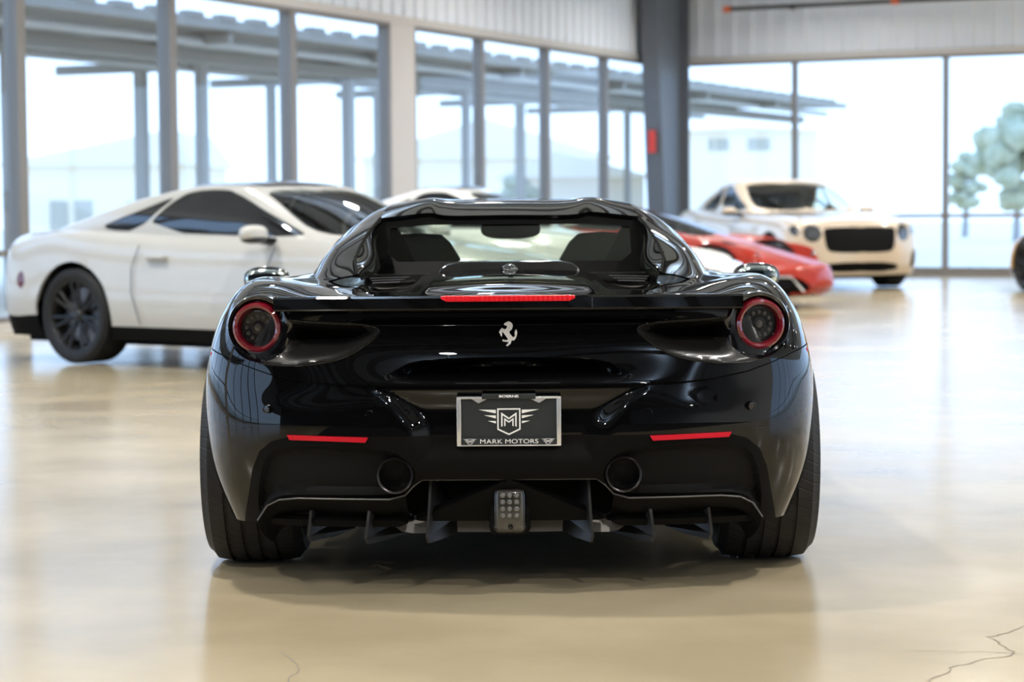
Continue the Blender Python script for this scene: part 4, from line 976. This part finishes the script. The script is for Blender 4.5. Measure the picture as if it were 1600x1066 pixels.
b = MB(); b.box(.926, .966, .78, .98, .80, .828, bev=.008); extra(c1, b, 'door_handle', 'white_paint')
for yy in ((.62, .30, .64, .93), (1.90, .34, 1.97, .93)):
    b = MB(); b.tube([(.957, yy[0] + .1, yy[1] + .02), (.964, yy[0] + .02, .55), (.956, yy[2] + .0, .74), (.93, yy[2] + .06, .90)], .004, 6); extra(c1, b, 'door_seam', 'edge_grey')
# --- pearl coupe behind the black car
pearl = dict(fast, zr=1.375, w=.97, roh=.9, foh=1.32, zd=.93, zf=.60, yc=2.1, zc=.93, zb=.98, yb=-.3, yrr=.6, yrf=1.3, hp=1.0, fk=.2, fc=.36, sh=[(-.9, .93), (0, .96), (.9, .90), (1.8, .88), (2.6, .83), (3.2, .74), (4.0, .56)], R=.35, cuts=[('headlight', 'lamp_glass', 'front', [(.50, .46), (.70, .46), (.90, .50), (.90, .57), (.60, .54)], .006, 'slim dark headlight'), ('grille', 'grille_mesh', 'front', [(-.2, .36), (.50, .36), (.55, .41), (.50, .46), (-.2, .46)], .012, 'black oval grille'), ('lower_intake', 'matte_black', 'front', [(-.2, .25), (.70, .25), (.62, .33), (-.2, .33)], .02, None)], dash='leather')
gencar('coupe', 'pearl white coupe mostly hidden behind the black sports car', pearl, M['pearl_paint'], (-1.52, 15.65), (.95, -.31))
# --- orange red supercar
sup = dict(fm=.50, w=.965, wb=2.62, roh=.90, foh=1.00, zd=.90, zf=.50, yb=-.35, zb=.95, yc=2.36, zc=.80, wi=.74, wr=.50, yrr=.55, yrf=1.20, zr=1.165, R=.345, tw=.30, spokes=5, gap=.04, hp=.95, fk=.34, fc=.48, fq=.74, z0=.14,
    sh=[(-.9, .88), (0, .92), (.8, .86), (1.8, .80), (2.62, .765), (3.1, .64), (3.62, .47)], drop=.02, rdrop=.10, mir=(1.0, 1.6, .83), glass=M['glass_dark'],
    sidewin=[[(5.0, .2), (5.6, 2.3), (8.0, 2.6), (9.6, 2.4), (11.0, .8), (11.1, .16)]],
    cuts=[('headlight', 'lamp_glass', 'front', [(.50, .52), (.60, .60), (.86, .66), (.88, .60), (.70, .52)], .004, 'dark slanting headlight'),
          ('bumper_intake', 'matte_black', 'front', [(.30, .22), (.52, .38), (.93, .40), (.96, .17), (.40, .16)], .04, 'black bumper intake'),
          ('front_lip', 'gloss_black', 'front', [(-.1, .0), (1.0, .0), (1.0, .165), (-.1, .165)], 0, None)])
c3 = gencar('supercar', 'orange red low supercar facing right, parked behind the black car', sup, M['orange_paint'], (.35, 18.75), (.87, -.49))
for sx in (1, -1):
    b = MB(); b.tube([(sx * .42, 3.52, .19), (sx * .56, 3.42, .36), (sx * .90, 3.16, .37)], [.012, .012, .012], 6); extra(c3, b, 'intake_blade', 'silver', 'silver intake blade')
# --- cream grand tourer facing the camera
gt = dict(w=.985, wb=2.85, roh=1.10, foh=.92, zd=1.00, zf=.93, yb=-.35, zb=1.06, yc=2.05, zc=1.06, wi=.88, wr=.68, yrr=.42, yrf=1.15, zr=1.52, R=.375, tw=.30, spokes=10, gap=.04, fk=.20, hp=.65, fdy=[.08, .02, 0, 0, .01, .05, .14],
    sh=[(-1.1, .98), (-.4, 1.06), (0, 1.06), (.8, 1.00), (1.6, .99), (2.3, 1.0), (2.85, .98), (3.3, .93), (3.8, .84)], drop=.05, rdrop=.14, mir=(1.06, 1.66, 1.06), glass=M['glass_car'],
    sidewin=[[(4.2, .25), (4.8, .16), (7.0, .14), (7.0, 2.4), (5.4, 2.1)], [(7.2, .14), (7.2, 2.4), (8.4, 2.55), (9.6, 2.4), (10.9, .9), (11.2, .16)]],
    cuts=[('grille', 'grille_mesh', 'front', [(-.2, .50), (.44, .50), (.50, .56), (.53, .80), (.50, .845), (-.2, .85)], .012, 'wide black mesh grille'),
          ('headlight', 'lamp_glass', 'front', [(.66 + .115 * math.cos(2 * PI * k / 12), .765 + .125 * math.sin(2 * PI * k / 12)) for k in range(12)], .01, 'large round headlight'),
          ('headlight', 'lamp_glass', 'front', [(.855 + .062 * math.cos(2 * PI * k / 10), .80 + .075 * math.sin(2 * PI * k / 10)) for k in range(10)], .01, 'small round headlight'),
          ('lower_intake', 'matte_black', 'front', [(-.2, .235), (.62, .235), (.55, .37), (-.2, .38)], .03, 'black lower intake'),
          ('side_intake', 'matte_black', 'front', [(.78, .26), (.93, .28), (.93, .54), (.84, .54)], .03, 'black corner intake'),
          ('number_panel', 'gloss_black', 'front', [(-.2, .17), (.9, .17), (.9, .20), (-.2, .20)], 0, None)])
gencar('grand_tourer', 'cream grand tourer facing the camera in front of the end windows', gt, M['cream_paint'], (3.61, 25.32), (.28, -.96))
# --- yellow car at the edge of the frame
gencar('supercar', 'yellow sports car at the far edge of the floor by the end windows', dict(sup, cuts=[('lower_band', 'gloss_black', 'side', [(-1, .1), (4, .1), (4, .30), (-1, .30)], 0, 'black lower band')]), M['yellow_paint'], (7.84, 18.6), (-.10, 1.0))
